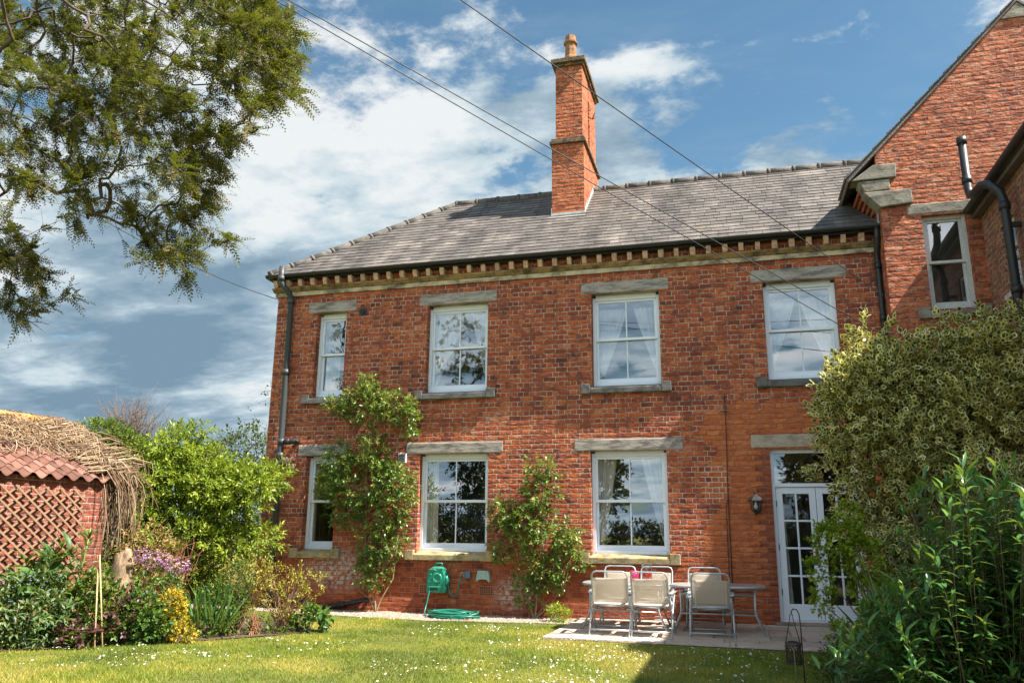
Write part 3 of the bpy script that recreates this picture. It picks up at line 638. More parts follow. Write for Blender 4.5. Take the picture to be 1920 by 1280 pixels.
g.prism([(GXA - .25, -.45, 9.24), (GXA + .25, -.45, 9.24), (GXA, -.45, 9.50)], (0, .015, 0))
g.build('apex_stone', M['stone'], house, bevel=.012)
g = MB()
for i in range(6):
    g.box(2.14 + i * .045, 2.395, -.20, 0.9, 6.62 - i * .085, 6.70 - i * .085)
g.build('brick_corbel', M['stack_brick'], house)

# ---- side wing at right, facing the garden from the right
SX = 3.76; SY0 = -7.3; EVZ = 6.05
w = MB(); sh = (-1.72, -1.16, 4.55, 5.52)
def sp(y, z): return (SX, y, z)
ys = [WY, sh[1], sh[0], SY0]
for a, b in ((WY, sh[1]), (sh[0], SY0)): w.quad(sp(a, -.3), sp(b, -.3), sp(b, 6.06), sp(a, 6.06))
w.quad(sp(sh[1], -.3), sp(sh[0], -.3), sp(sh[0], sh[2]), sp(sh[1], sh[2])); w.quad(sp(sh[1], sh[3]), sp(sh[0], sh[3]), sp(sh[0], 6.06), sp(sh[1], 6.06))
q = SX + .1
w.quad(sp(sh[1], sh[2]), sp(sh[1], sh[3]), (q, sh[1], sh[3]), (q, sh[1], sh[2])); w.quad(sp(sh[0], sh[2]), (q, sh[0], sh[2]), (q, sh[0], sh[3]), sp(sh[0], sh[3])); w.quad(sp(sh[0], sh[3]), sp(sh[1], sh[3]), (q, sh[1], sh[3]), (q, sh[0], sh[3]))
w.quad((SX, SY0, -.3), (9, SY0, -.3), (9, SY0, 6.06), (SX, SY0, 6.06)); w.add([(SX, SY0, 6.06), (9, SY0, 6.06), (6.38, SY0, 8.1)], [(0, 1, 2)])
w.quad((9, SY0, -.3), (9, WY, -.3), (9, WY, 6.06), (9, SY0, 6.06))
w.build('wing_wall', M['wing_brick'], house)
w = MB(); y0, y1, z0, z1 = sh
xx = SX + .035
w.box(xx, xx + .05, y0, y0 + .06, z0, z1); w.box(xx, xx + .05, y1 - .06, y1, z0, z1); w.box(xx, xx + .05, y0 + .06, y1 - .06, z1 - .06, z1); w.box(xx, xx + .05, y0 + .06, y1 - .06, z0, z0 + .06); w.box(xx, xx + .05, y0 + .06, y1 - .06, 5.12, 5.17)
sw = w.build('window', M['oldwhite'], house, bevel=.004); sw['label'] = 'small worn white window in the shaded side wing'
p = MB(); p.quad((xx + .03, y0, z0), (xx + .03, y1, z0), (xx + .03, y1, z1), (xx + .03, y0, z1)); p.build('pane', M['glass'], sw)
p = MB(); p.box(SX + .12, SX + .9, y0 - .2, y1 + .2, z0 - .2, z1 + .2); p.build('dark_room', M['darkroom'], sw)
p = MB(); p.box(SX - .05, SX + .03, y0 - .05, y1 + .05, z0 - .07, z0 - .003); p.build('window_sill', M['oldwhite'], sw)
g = MB(); g.prism([(3.60, SY0 - .1, 6.10), (6.38, SY0 - .1, 8.2), (9.1, SY0 - .1, 6.1), (6.38, SY0 - .1, 8.1), (3.62, SY0 - .1, 6.03)], (0, -SY0 + WY + .09, 0)); g.box(3.64, 3.755, SY0, WY - .003, 5.97, 6.05)
g.build('wing_roof', M['slate'], house)
gt = MB(); gutter(gt, (3.58, WY - .02, 6.10), (3.58, SY0, 6.10), .065, (1, 0, 0)); gt.box(3.65, 3.70, SY0, WY - .02, 6.0, 6.12)
gt.build('gutter', M['black'], house)
# pipes
def pipe(name, pts, rad, mat, collars=(), label=None):
    m = MB(); m.tube(pts, rad, 12)
    for p, d in collars:
        p = np.array(p, float); d = np.array(d, float); d /= np.linalg.norm(d); m.tube([p - d * .05, p + d * .05], rad * 1.25, 12)
    o = m.build(name, mat, house)
    if label: o['label'] = label
    return o
pipe('downpipe', [(-8.14, -.30, 6.22), (-8.14, -.30, 6.0), (-8.13, -.29, 5.88), (-8.04, -.15, 5.72), (-8.03, -.085, 5.64), (-8.01, -.085, 2.9), (-7.995, -.085, .02)], .056, M['greypipe'], [((-8.14, -.3, 5.98), (0, 0, 1)), ((-8.025, -.085, 5.58), (0, 0, 1)), ((-8.02, -.085, 4.2), (0, 0, 1)), ((-8.0, -.085, 2.9), (0, 0, 1)), ((-8.0, -.085, 2.65), (0, 0, 1))], 'tall grey soil pipe at the house corner')
pipe('waste_pipe', [(-8.0, -.085, 2.9), (-7.75, -.085, 2.9), (-7.72, -.085, 2.9), (-7.70, .02, 2.9)], .045, M['black'], [((-7.87, -.085, 2.9), (1, 0, 0))])
pipe('waste_pipe', [(-7.86, .01, .26), (-7.86, -.06, .26), (-7.45, -.065, .14), (-7.06, -.07, .02)], .034, M['black'], [((-7.4, -.065, .125), (.4, 0, -.12))])
pipe('waste_pipe', [(-7.04, -.07, .02), (-6.6, -.065, .09), (-6.14, -.06, .19), (-6.12, .01, .2)], .034, M['black'], [((-6.6, -.065, .09), (.4, 0, .09))])
pipe('downpipe', [(2.335, -.265, 6.02), (2.335, -.25, 5.86), (2.335, -.09, 5.66), (2.335, -.08, 5.5), (2.335, -.08, .05)], .042, M['black'], [((2.335, -.08, 5.45), (0, 0, 1)), ((2.335, -.08, 4.6), (0, 0, 1)), ((2.335, -.08, 2.6), (0, 0, 1))], 'black downpipe in the angle beside the gable')
pipe('downpipe', [(3.60, -1.95, .05), (3.60, -1.95, 5.62), (3.57, -1.94, 5.76), (3.47, -1.88, 5.90), (3.42, -1.78, 5.95), (3.41, -1.45, 5.97), (3.40, -1.31, 6.01), (3.40, -1.26, 6.12), (3.40, -1.25, 6.90)], .056, M['black'], [((3.60, -1.95, 5.55), (0, 0, 1)), ((3.40, -1.25, 6.25), (0, 0, 1)), ((3.6, -1.95, 4.4), (0, 0, 1)), ((3.40, -1.25, 6.86), (0, 0, 1))], 'black soil pipe with cranked vent rising past the wing eaves')
pb = MB(); pb.box(3.6, 3.76, -1.98, -1.92, 5.25, 5.31); pb.build('pipe_bracket', M['black'], house)
# small things fixed to the wall
g = MB(); g.box(-6.62, -6.47, -.015, .0, 5.23, 5.37); g.lathe([(.05, 0), (.05, .02)], (0, 0, 0), 4); o = MB().box(-6.62, -6.47, -.015, -.001, 5.23, 5.37).build('vent', M['black'], house)
g = MB(); g.tube([(-6.545, -.02, 5.30), (-6.545, -.035, 5.30)], .05, 14); g.build('vent_duct', M['darkroom'], o)
g = MB(); g.box(-5.70, -5.545, -.03, -.001, 2.49, 2.66)
o = g.build('vent', M['white'], house, bevel=.006); o['label'] = 'white louvred vent cover'
g = MB()
for k in range(5): g.prism([(-5.685, -.032, 2.51 + k * .028), (-5.685, -.042, 2.512 + k * .028), (-5.685, -.032, 2.53 + k * .028)], (.125, 0, 0))
g.build('louvre', M['greypipe'], o)
for cx in (-5.10, -4.04):
    g = MB(); x0, x1, z0, z1 = cx - .125, cx + .125, .30, .47
    g.box(x0, x1, -.012, -.001, z0, z0 + .022); g.box(x0, x1, -.012, -.001, z1 - .022, z1); g.box(x0, x0 + .022, -.012, -.001, z0 + .022, z1 - .022); g.box(x1 - .022, x1, -.012, -.001, z0 + .022, z1 - .022)
    for k in range(1, 7): xx = x0 + .022 + (x1 - x0 - .044) * k / 7; g.box(xx - .005, xx + .005, -.010, -.001, z0 + .022, z1 - .022)
    for k in range(1, 4): zz = z0 + .022 + (z1 - z0 - .044) * k / 4; g.box(x0 + .022, x1 - .022, -.009, -.001, zz - .005, zz + .005)
    ob = g.build('air_brick', M['grille'], house)
    g = MB(); g.quad((x0 + .02, -.003, z0 + .02), (x1 - .02, -.003, z0 + .02), (x1 - .02, -.003, z1 - .02), (x0 + .02, -.003, z1 - .02)); g.build('dark_gap', M['darkroom'], ob)
g = MB(); g.tube([(-.10, -.02, 3.5), (-.105, -.02, 2.8), (-.12, -.02, 2.2), (-.125, -.02, 1.9), (-.13, -.02, .35)], .008, 6); g.tube([(-.12, -.02, 1.9), (-.165, -.02, 1.75), (-.17, -.02, .35)], .006, 6); g.build('wall_cable', M['cable'], house)

#==CURTAINS==
def curtain(label, xa, xb, zt, zb, tie, mat, y=.31, top_frac=.5, left=True, fold=.014, group=None):
    """cloth from the edge xa hanging to zb; its free edge runs from top_frac of the span at the top to tie at the bottom"""
    nu, nvv = 36, 14; V = []; wspan = xb - xa; ph = random.uniform(0, 6)
    for j in range(nvv + 1):
        t = j / nvv; fr = top_frac + (tie - top_frac) * (t ** 1.15)
        for i in range(nu + 1):
            u = i / nu; x = xa + wspan * fr * u if left else xb - wspan * fr * u
            V.append((x, y + fold * math.sin(u * 34 + ph + t * .6) + fold * .6 * math.sin(u * 13 + 2 * ph), zt + (zb - zt) * t))
    F = [(j * (nu + 1) + i, j * (nu + 1) + i + 1, (j + 1) * (nu + 1) + i + 1, (j + 1) * (nu + 1) + i) for j in range(nvv) for i in range(nu)]
    o = np_mesh('curtain', np.array(V), np.array(F), mat, None, {'rnd': np.full(len(V), .5)}, True)
    return tag(o, label, 'curtain', group)
a, b = UP[0][:2]; curtain('plain sheer curtain covering left half of the narrow upper window', a, b, 5.25, 3.8, .62, M['voile'], top_frac=.62)
a, b = UP[1][:2]; curtain('white net curtain drawn left behind the upper window above the white vent', a, b, 5.2, 3.82, .05, M['voile'], top_frac=.56); curtain('narrow white net curtain at the right of the upper window above the white vent', a, b, 5.2, 3.82, .07, M['voile'], top_frac=.34, left=False)
a, b = UP[2][:2]; curtain('white net curtain gathered left in the middle upper window over the table', a, b, 5.12, 3.82, .10, M['voile'], top_frac=.50); curtain('white net curtain gathered right in the middle upper window over the table', a, b, 5.12, 3.82, .04, M['voile'], top_frac=.40, left=False)
a, b = UP[3][:2]; curtain('white net curtain swept left in the upper window above the glazed door', a, b, 5.12, 3.82, .04, M['voile'], top_frac=.46); curtain('white net curtain swept right in the upper window above the glazed door', a, b, 5.12, 3.82, .10, M['voile'], top_frac=.50, left=False)
a, b = LO[1][:2]; curtain('slim pale curtain at the left of the lower window above the hose reel', a, b, 2.56, 1.03, .22, M['drape'], top_frac=.20)
a, b = LO[2][:2]; curtain('thick cream curtain at the left of the lower window behind the table', a, b, 2.56, 1.03, .12, M['drape'], top_frac=.32, fold=.025); curtain('pale curtain at the right of the lower window behind the table', a, b, 2.56, 1.03, .06, M['voile'], top_frac=.36, left=False, fold=.025)
a, b = LO[0][:2]; curtain('slim pale curtain at the left of the narrow lower window', a, b, 2.56, 1.03, .16, M['drape'], top_frac=.16)
curtain('pale curtain hanging inside the glazed double door', .58, 1.15, 2.0, .12, .32, M['drape'], y=.24, top_frac=.2)

#==OBJECTS==
# wall lantern
L = tag(empty('wall_lantern', (.28, 0, 1.78)), 'black outdoor lantern fixed to the brick beside the glazed door', 'lantern')
lx, ly = 0, -.13
m = MB(); m.tube([(0, 0, .02), (0, -.05, -.10), (0, -.10, -.16), (0, -.13, -.12)], .012, 8); m.box(-.035, .035, -.02, 0, -.12, .06); m.build('bracket', M['black'], L)
m = MB(); m.lathe([(0, .19), (.012, .185), (.018, .165), (.01, .15), (.03, .13), (.07, .105), (.115, .06), (.12, .045), (.085, .045), (0, .045)], (0, ly, 0), 6, smooth=False); m.build('roof_cap', M['black'], L)
m = MB(); m.lathe([(.0, -.17), (.012, -.165), (.02, -.145), (.055, -.115), (.06, -.10), (0, -.10)], (0, ly, 0), 6, smooth=False)
for k in range(6):
    a = 2 * math.pi * k / 6; m.tube([(.058 * math.cos(a), ly + .058 * math.sin(a), -.105), (.088 * math.cos(a), ly + .088 * math.sin(a), .05)], .007, 5)
m.build('cage', M['black'], L)
m = MB(); m.lathe([(.052, -.10), (.08, .045)], (0, ly, 0), 6, smooth=False); m.build('glass', M['clear'], L)
m = MB(); m.lathe([(0, -.08), (.02, -.075), (.028, -.04), (.022, -.01), (.012, .02), (.012, .045)], (0, ly, 0), 10); m.build('bulb', M['white'], L)

# hose reel, hose, tap and little wall tray
H = tag(empty('hose_reel', (-4.85, 0, .54)), 'teal green hose reel hung on the wall under a window', 'hose reel')
m = MB(); prof = [(-.17, -.2), (.17, -.2), (.17, .09), (.13, .18), (.06, .22), (-.06, .22), (-.13, .18), (-.17, .09)]
m.prism([(x, -.03, z) for x, z in prof], (0, -.18, 0)); m.build('casing', M['green'], H, bevel=.03)
m = MB(); m.box(-.12, .10, -.235, -.212, -.17, -.09); m.build('hose_outlet', M['green'], H, bevel=.008)
m = MB(); m.box(-.09, .05, -.239, -.2352, -.15, -.11); m.build('slot', M['black'], H)
m = MB(); m.tube([(-.05, -.1, .21), (-.05, -.1, .27), (.06, -.1, .27), (.06, -.1, .21)], .014, 8); m.build('carry_handle', M['greenhose'], H)
m = MB(); m.lathe([(0, 0), (.085, 0), (.085, .012), (.06, .018), (.05, .01), (0, .01)], (0, 0, 0), 24); o = m.build('hub', M['green'], H); o.rotation_euler = (math.radians(90), 0, 0); o.location = (.02, -.208, .04)
for zz in (-.02, .10, .17):
    m = MB(); m.tube([(-.15, -.212, zz), (-.075 if zz < .12 else .0, -.214, zz)], .006, 6); m.build('rib', M['green'], H)
m = MB(); m.box(-.1, .1, -.03, 0, -.1, .14); m.build('wall_bracket', M['black'], H)
m = MB(); m.lathe([(.0, .0), (.10, 0), (.10, .02), (.0, .02)], (0, 0, 0), 20)
o = m.build('drum', M['green'], H); o.rotation_euler = (0, math.radians(90), 0); o.location = (.168, -.12, .0)
def loops(c, rad, nl, rr, jit, z0=.012):
    pts = []
    for i in range(nl * 24):
        a = 2 * math.pi * i / 24; r_ = rad * (1 + jit * math.sin(i * .37) + .06 * math.sin(i * .11)); k = i / 24; r_ *= .82 + .3 * abs(math.sin(k * 1.9))
        pts.append((c[0] + r_ * math.cos(a), c[1] + r_ * .55 * math.sin(a) + .02 * math.sin(k * 2), z0 + rr * 1.4 * (i // 48) + .01 * math.sin(a * 3 + k)))
    return pts
m = MB(); m.tube([(-4.93, -.20, .42), (-4.95, -.24, .36), (-4.97, -.27, .2), (-4.98, -.34, .06), (-4.93, -.45, .015), (-4.8, -.6, .012)] + loops((-4.42, -.58), .36, 10, .016, .22), .0115, 7)
m.tube([(-4.68, -.12, .62), (-4.66, -.13, .45), (-4.62, -.14, .33), (-4.56, -.14, .29), (-4.50, -.14, .33), (-4.47, -.13, .47), (-4.45, -.12, .60)], .0115, 7)
tag(m.build('garden_hose', M['greenhose']), 'dark green hose coiled on gravel and looped up to the tap', 'hose')
T = tag(empty('garden_tap', (-4.40, 0, .64)), 'outdoor wall tap with blue grey cover and brass hose end', 'tap')
m = MB(); m.tube([(0, 0, .02), (0, -.09, .02), (0, -.12, -.01), (0, -.12, -.04)], .02, 10); m.box(-.02, .10, -.10, -.0, -.06, .05); m.build('body', M['blueplastic'], T, bevel=.015)
m = MB(); m.tube([(-.05, -.12, -.03), (-.045, -.12, .03), (0, -.11, .03)], .015, 8); m.build('hose_connector', M['brass'], T)
m = MB(); m.prism([(-.12, -.02, -.10), (-.06, -.02, -.06), (.06, -.02, -.06), (.12, -.02, -.11), (.115, -.02, 0), (.09, -.02, .08), (-.09, -.02, .08)], (0, -.12, 0))
o = m.build('wall_tray', M['palegreen'], bevel=.012); o.location = (-4.07, 0, .63); tag(o, 'pale green chipped metal tray fixed low on the brick', 'wall tray')
# bird ornament
B = tag(empty('bird_ornament', (-7.86, 0, 2.48)), 'weathered terracotta bird ornament perched on the wall by the soil pipe', 'ornament')
m = MB(); m.tube([(-.12, -.1, .06), (-.07, -.1, .085), (0, -.1, .075), (.06, -.1, .065), (.10, -.1, .10), (.13, -.1, .12), (.17, -.1, .115)], [.012, .045, .06, .05, .035, .03, .006], 10); m.build('body', M['terracotta'], B)
m = MB(); m.box(.02, .14, -.12, -.0, -.16, .02); m.prism([(-.10, -.14, .03), (.12, -.14, .03), (.14, -.14, .05), (-.13, -.14, .05)], (0, .14, 0)); m.build('perch', M['log'], B)

# table & chairs
def chair_proto():
    c = tag(empty('folding_chair'), 'x', 'chair', 'folding chairs round the patio tables')
    fr = MB(); w2 = .235
    U = [(-w2, .06, .34), (-w2, -.02, .44), (-w2, -.12, .74), (-w2 + .02, -.135, .785), (-w2 + .06, -.14, .80), (w2 - .06, -.14, .80), (w2 - .02, -.135, .785), (w2, -.12, .74), (w2, -.02, .44), (w2, .06, .34)]
    fr.tube(U, .011, 8); fr.build('back_frame', M['tube'], c)
    b = MB(); nx, nz = 8, 8
    V = []; 
    for j in range(nz + 1):
        t = j / nz; z = .40 + .315 * t; yb = -.012 - .108 * t
        for i in range(nx + 1):
            u = i / nx; V.append((-w2 + .012 + (2 * w2 - .024) * u, yb + .03 * math.sin(math.pi * u) * .6 , z))
    b.add(V, [(j * (nx + 1) + i, j * (nx + 1) + i + 1, (j + 1) * (nx + 1) + i + 1, (j + 1) * (nx + 1) + i) for j in range(nz) for i in range(nx)], .5, True)
    o = b.build('backrest', M['mesh'], c); so = o.modifiers.new('t', 'SOLIDIFY'); so.thickness = .006
    for sgn in (-1, 1): b = MB(); b.prism([(sgn * (w2 - .045) - .004, -.024, .405), (sgn * (w2 - .045) + .004, -.024, .405), (sgn * (w2 - .045) + .004, -.130, .712), (sgn * (w2 - .045) - .004, -.130, .712)], (0, .003, 0)); b.build('seam', M['drape'], c)
    s = MB(); V = []
    for j in range(7):
        t = j / 6; yy = .01 + .42 * t
        for i in range(9):
            u = i / 8; V.append((-.225 + .45 * u, yy, .385 - .025 * math.sin(math.pi * u) + .02 * t - (.03 * max(0, t - .85) / .15)))
    s.add(V, [(j * 9 + i, j * 9 + i + 1, (j + 1) * 9 + i + 1, (j + 1) * 9 + i) for j in range(6) for i in range(8)], .5, True)
    o = s.build('seat', M['seatcloth'], c); so = o.modifiers.new('t', 'SOLIDIFY'); so.thickness = .012
    s = MB(); s.tube([(-.235, .0, .375), (-.235, .44, .395), (.235, .44, .395), (.235, .0, .375), (-.235, .0, .375)], .010, 8); s.build('seat_frame', M['tube'], c)
    for sg in (-1, 1):
        a = MB(); a.tube([(sg * .265, .30, .52), (sg * .268, .05, .42 * .7 + .02), (sg * .272, -.13, .012)], .011, 8); a.tube([(sg * .272, -.132, .014), (sg * .272, -.135, 0)], .015, 8); a.build('leg', M['tube'], c)
        a = MB(); a.tube([(sg * .25, -.05, .50), (sg * .252, .02, .36), (sg * .255, .40, .012)], .011, 8); a.tube([(sg * .255, .398, .014), (sg * .255, .402, 0)], .015, 8); a.build('leg', M['tube'], c)
        a = MB(); a.prism([(sg * .265 - .024, -.10, .525), (sg * .265 + .024, -.10, .525), (sg * .265 + .028, .30, .54), (sg * .265 + .018, .345, .53), (sg * .265 - .018, .345, .53), (sg * .265 - .028, .30, .54)], (0, 0, .022)); a.build('armrest', M['tube'], c, bevel=.008)
    a = MB(); a.tube([(-.27, -.115, .075), (.27, -.115, .075)], .009, 8); a.build('stretcher', M['tube'], c)
    a = MB(); a.tube([(-.255, .37, .075), (.255, .37, .075)], .009, 8); a.build('stretcher', M['tube'], c)
    a = MB(); a.tube([(.262, .02, .33), (.20, .12, .30), (.15, .20, .385)], .008, 6); a.tube([(-.262, .02, .33), (-.20, .12, .30), (-.15, .20, .385)], .008, 6); a.build('folding_brace', M['tube'], c)
    return c
cp = chair_proto(); PZ = .033
spots = [(-1.665, -2.13, .02, 'leftmost of three mesh-back folding chairs on the lawn side, in full sun'), (-1.14, -2.16, -.05, 'middle mesh-back folding chair on the lawn side, at the shadow edge'), (-.385, -2.10, .03, 'rightmost mesh-back folding chair on the lawn side, wholly in shade'),
         (-1.79, -.42, math.pi + .03, 'pale folding chair against the wall, leftmost under the sill'), (-1.24, -.40, math.pi - .03, 'pale folding chair against the wall, behind the red jug'), (-.53, -.42, math.pi, 'pale folding chair against the wall, right of the lower window')]
for i, (x, y, rz, lab) in enumerate(spots):
    c = cp if i == 0 else copy_tree(cp)
    c.location = (x, y, PZ); c.rotation_euler = (0, 0, rz); c['label'] = lab
def table(cx, cy, hw, hd, lab, z=.645):
    t = tag(empty('patio_table', (cx, cy, PZ)), lab, 'table', 'patio tables')
    def outline(hw, hd, k=40, e=3.2):
        return [(hw * math.copysign(abs(math.cos(a)) ** (2 / e), math.cos(a)), hd * math.copysign(abs(math.sin(a)) ** (2 / e), math.sin(a))) for a in np.linspace(0, 2 * math.pi, k, endpoint=False)]
    zt = z - PZ
    m = MB(); m.prism([(x, y, zt - .008) for x, y in outline(hw - .015, hd - .015)], (0, 0, .012)); m.build('tabletop', M['tabletop'], t)
    m = MB(); oo = outline(hw, hd); m.tube([(x, y, zt - .012) for x, y in oo + oo[:1]], .017, 8, False); m.build('rim', M['tube'], t)
    fx, fy = hw * .80, hd * .72
    for sx in (-1, 1):
        for sy in (-1, 1):
            m = MB(); m.tube([(sx * fx * .98, sy * fy, zt - .03), (sx * fx * .97, sy * fy, .30), (sx * fx * .99, sy * fy, .24), (sx * (fx + .10), sy * (fy + .02), .0)], .013, 8); m.build('leg', M['tube'], t)
    m = MB()
    for zz in (zt - .11, .25):
        for sy in (-1, 1): m.tube([(-fx * .97, sy * fy, zz), (fx * .97, sy * fy, zz)], .011, 8)
        for sx in (-1, 1): m.tube([(sx * fx * .97, -fy, zz), (sx * fx * .97, fy, zz)], .011, 8)
    m.build('frame', M['tube'], t)
    return t
M['tabletop'] = simple('frosted_grey_top', (.36, .34, .32), .25, noise=.15, scale=60)
table(-1.57, -1.28, .60, .42, 'grey patio table carrying the red jug, left of the two')
table(-.32, -1.27, .62, .40, 'bare grey patio table on splayed legs, nearer the glazed door')
M['juice'] = cloth_mat('red_juice', (.60, .05, .03), .5); M['pinkcup'] = simple('raspberry_plastic', (.62, .03, .14), .3, noise=.05)
J = tag(empty('glass_jug', (-1.28, -1.25, .645)), 'clear glass jug half full of red drink on the patio table', 'jug')
m = MB(); m.lathe([(0, .004), (.062, .004), (.072, .05), (.075, .16), (.066, .20), (.078, .235), (.074, .235), (.062, .2), (.07, .16), (.066, .05), (.058, .012)], (0, 0, 0), 20); m.tube([(.07, 0, .19), (.12, 0, .18), (.125, 0, .10), (.075, 0, .07)], .008, 8); m.build('body', M['clear'], J)
m = MB(); m.lathe([(0, .014), (.055, .014), (.062, .05), (.064, .15), (0, .15)], (0, 0, 0), 20); m.build('drink', M['juice'], J)
m = MB(); m.lathe([(.078, .237), (.06, .262), (.02, .27), (0, .27)], (0, 0, 0), 20); m.build('lid', M['clear'], J)
J = tag(empty('pink_beaker', (-1.46, -1.22, .645)), 'raspberry pink beaker beside the glass jug', 'beaker')
m = MB(); m.lathe([(0, .002), (.05, .002), (.066, .16), (.062, .16), (.046, .01), (0, .01)], (0, 0, 0), 18); m.build('cup', M['pinkcup'], J)

# lantern on a shepherd's crook
LN = tag(empty('garden_lantern', (.43, -4.86, 0)), 'rusty pierced metal lantern hanging from a crook in the grass', 'lantern')
m = MB(); ccv = []; r_ = .066
z0, z1 = .17, .335; K = 14
for k in range(K):
    for sgn in (-1, 1):
        pts = []
        for j in range(7):
            t = j / 6; a = 2 * math.pi * k / K + sgn * t * 1.3; pts.append((r_ * math.cos(a), r_ * math.sin(a), z0 + (z1 - z0) * t))
        m.tube(pts, .0045, 4, False)
m.lathe([(r_ + .004, z0 - .01), (r_ + .004, z0 + .012)], (0, 0, 0), 20); m.lathe([(0, z0), (r_, z0)], (0, 0, 0), 20); m.lathe([(r_ + .006, z1 - .012), (r_ + .006, z1 + .015), (r_ - .02, z1 + .02)], (0, 0, 0), 20)
m.build('cage', M['iron'], LN)
m = MB(); m.tube([(-r_, 0, z1), (-.016, 0, .55), (-.01, 0, .597), (.01, 0, .597), (.016, 0, .55), (r_, 0, z1)], .004, 5); m.build('hanging_wire', M['iron'], LN)
CR_ = tag(empty('shepherd_crook', (.49, -4.88, 0)), 'thin dark crook rod pushed into the grass holding the lantern', 'garden hook')
m = MB(); m.tube([(.02, 0, -.1), (.015, 0, .5), (.01, 0, .60), (-.01, .0, .64), (-.04, .01, .645), (-.058, .018, .62), (-.056, .018, .595)], .006, 6); m.build('rod', M['iron'], CR_)

# overhead cables
def wire(p0, p1, sag, rad, lab, name='overhead_cable'):
    p0, p1 = np.array(p0), np.array(p1); pts = []
    for t in np.linspace(0, 1, 30): pts.append(p0 * (1 - t) + p1 * t + np.array([0, 0, -4 * sag * t * (1 - t)]))
    m = MB(); m.tube(pts, rad, 6); return tag(m.build(name, M['cable']), lab, 'cable', 'overhead cables')
def through(px, py, yy, end, k):   # a straight run from the house end, through a surveyed point and on out to its pole
    p = at(px, py, y=yy); return p + (p - np.array(end)) * k
e1, e2, e3 = (1.72, -.03, 4.53), (2.30, -.45, 4.20), (2.30, -.45, 4.86)
wire(through(520, 0, -6.5, e1, .6), e1, .02, .0065, 'lower of two parallel cables running from the sky to the upper right window')
wire(through(545, 0, -6.5, e2, .6), e2, .02, .0065, 'upper of two parallel cables running from the sky to the upper right window')
wire(through(868, 0, -6.5, e3, .6), e3, .02, .0065, 'single cable crossing in front of the chimney')
wire(at(60, 330, y=-4), (-8.33, -.03, 5.65), .18, .007, 'thin cable sagging from the yew to the house corner')

#==SHED==
SB = np.array([-8.68, -3.41]); SA = SB - 4.2 * np.array([.085, .996]); sd = (SB - SA) / np.linalg.norm(SB - SA); sn = np.array([sd[1], -sd[0]])  # outward to the garden
shed = tag(empty('brick_shed'), 'low red brick shed with old pantiled roof at the left edge', 'shed')
def sp3(a, o, z): p = SA + sd * a + sn * o; return (p[0], p[1], z)   # a along, o outward
SLN = np.linalg.norm(SB - SA); WD = 2.6; EZs = 1.97; RZs = 2.84; RW = 1.2
m = MB(); m.quad(sp3(0, 0, -.2), sp3(SLN, 0, -.2), sp3(SLN, 0, EZs), sp3(0, 0, EZs)); m.add([sp3(SLN, 0, -.2), sp3(SLN, -2 * RW, -.2), sp3(SLN, -2 * RW, EZs), sp3(SLN, -RW, RZs - .05), sp3(SLN, 0, EZs)], [(0, 1, 2, 3, 4)])
m.quad(sp3(0, -2 * RW, -.2), sp3(0, 0, -.2), sp3(0, 0, EZs), sp3(0, -2 * RW, EZs)); m.quad(sp3(SLN, -2 * RW, -.2), sp3(0, -2 * RW, -.2), sp3(0, -2 * RW, EZs), sp3(SLN, -2 * RW, EZs))
m.build('wall', M['shed_brick'], shed)
m = MB(); TW = .245; nrow = 9; ncol = int((SLN + .1) / TW) + 1
for rr in range(nrow):
    for cc in range(ncol):
        a1 = SLN + .10 - cc * TW; a0 = a1 - TW; ns = 8; vs = []
        lift = .034
        for t, lf in ((rr / nrow, lift), (min(1, (rr + 1.12) / nrow), 0.0)):
            o_ = .10 - (RW + .10) * t; z_ = EZs - .02 + (RZs - EZs + .02) * t + lf
            for i in range(ns + 1):
                u = i / ns; h = .036 * math.sin(2 * math.pi * u + .4) ; vs.append(sp3(a0 + TW * u * 1.04, o_, z_ + h + random.uniform(-.002, .002)))
        k = ns + 1
        fs = [(i, i + 1, i + 1 + k, i + k) for i in range(ns)]
        vs += [(v[0], v[1], v[2] - .016) for v in vs[:k]]
        fs += [(2 * k + i, 2 * k + i + 1, i + 1, i) for i in range(ns)]
        m.add(vs, fs, None, True)
m.quad(sp3(0, -RW, RZs - .03), sp3(SLN + .1, -RW, RZs - .03), sp3(SLN + .1, -2 * RW - .1, EZs), sp3(0, -2 * RW - .1, EZs))
m.quad(sp3(0, .0, EZs - .06), sp3(SLN, .0, EZs - .06), sp3(SLN, -RW, RZs - .08), sp3(0, -RW, RZs - .08))
srf = m.build('roof', M['pantile'], shed)
ridge_run('ridge_tile', sp3(0, -RW, RZs - .02), sp3(SLN + .1, -RW, RZs - .02), .42, M['ridgeorange'], srf, .11, False)
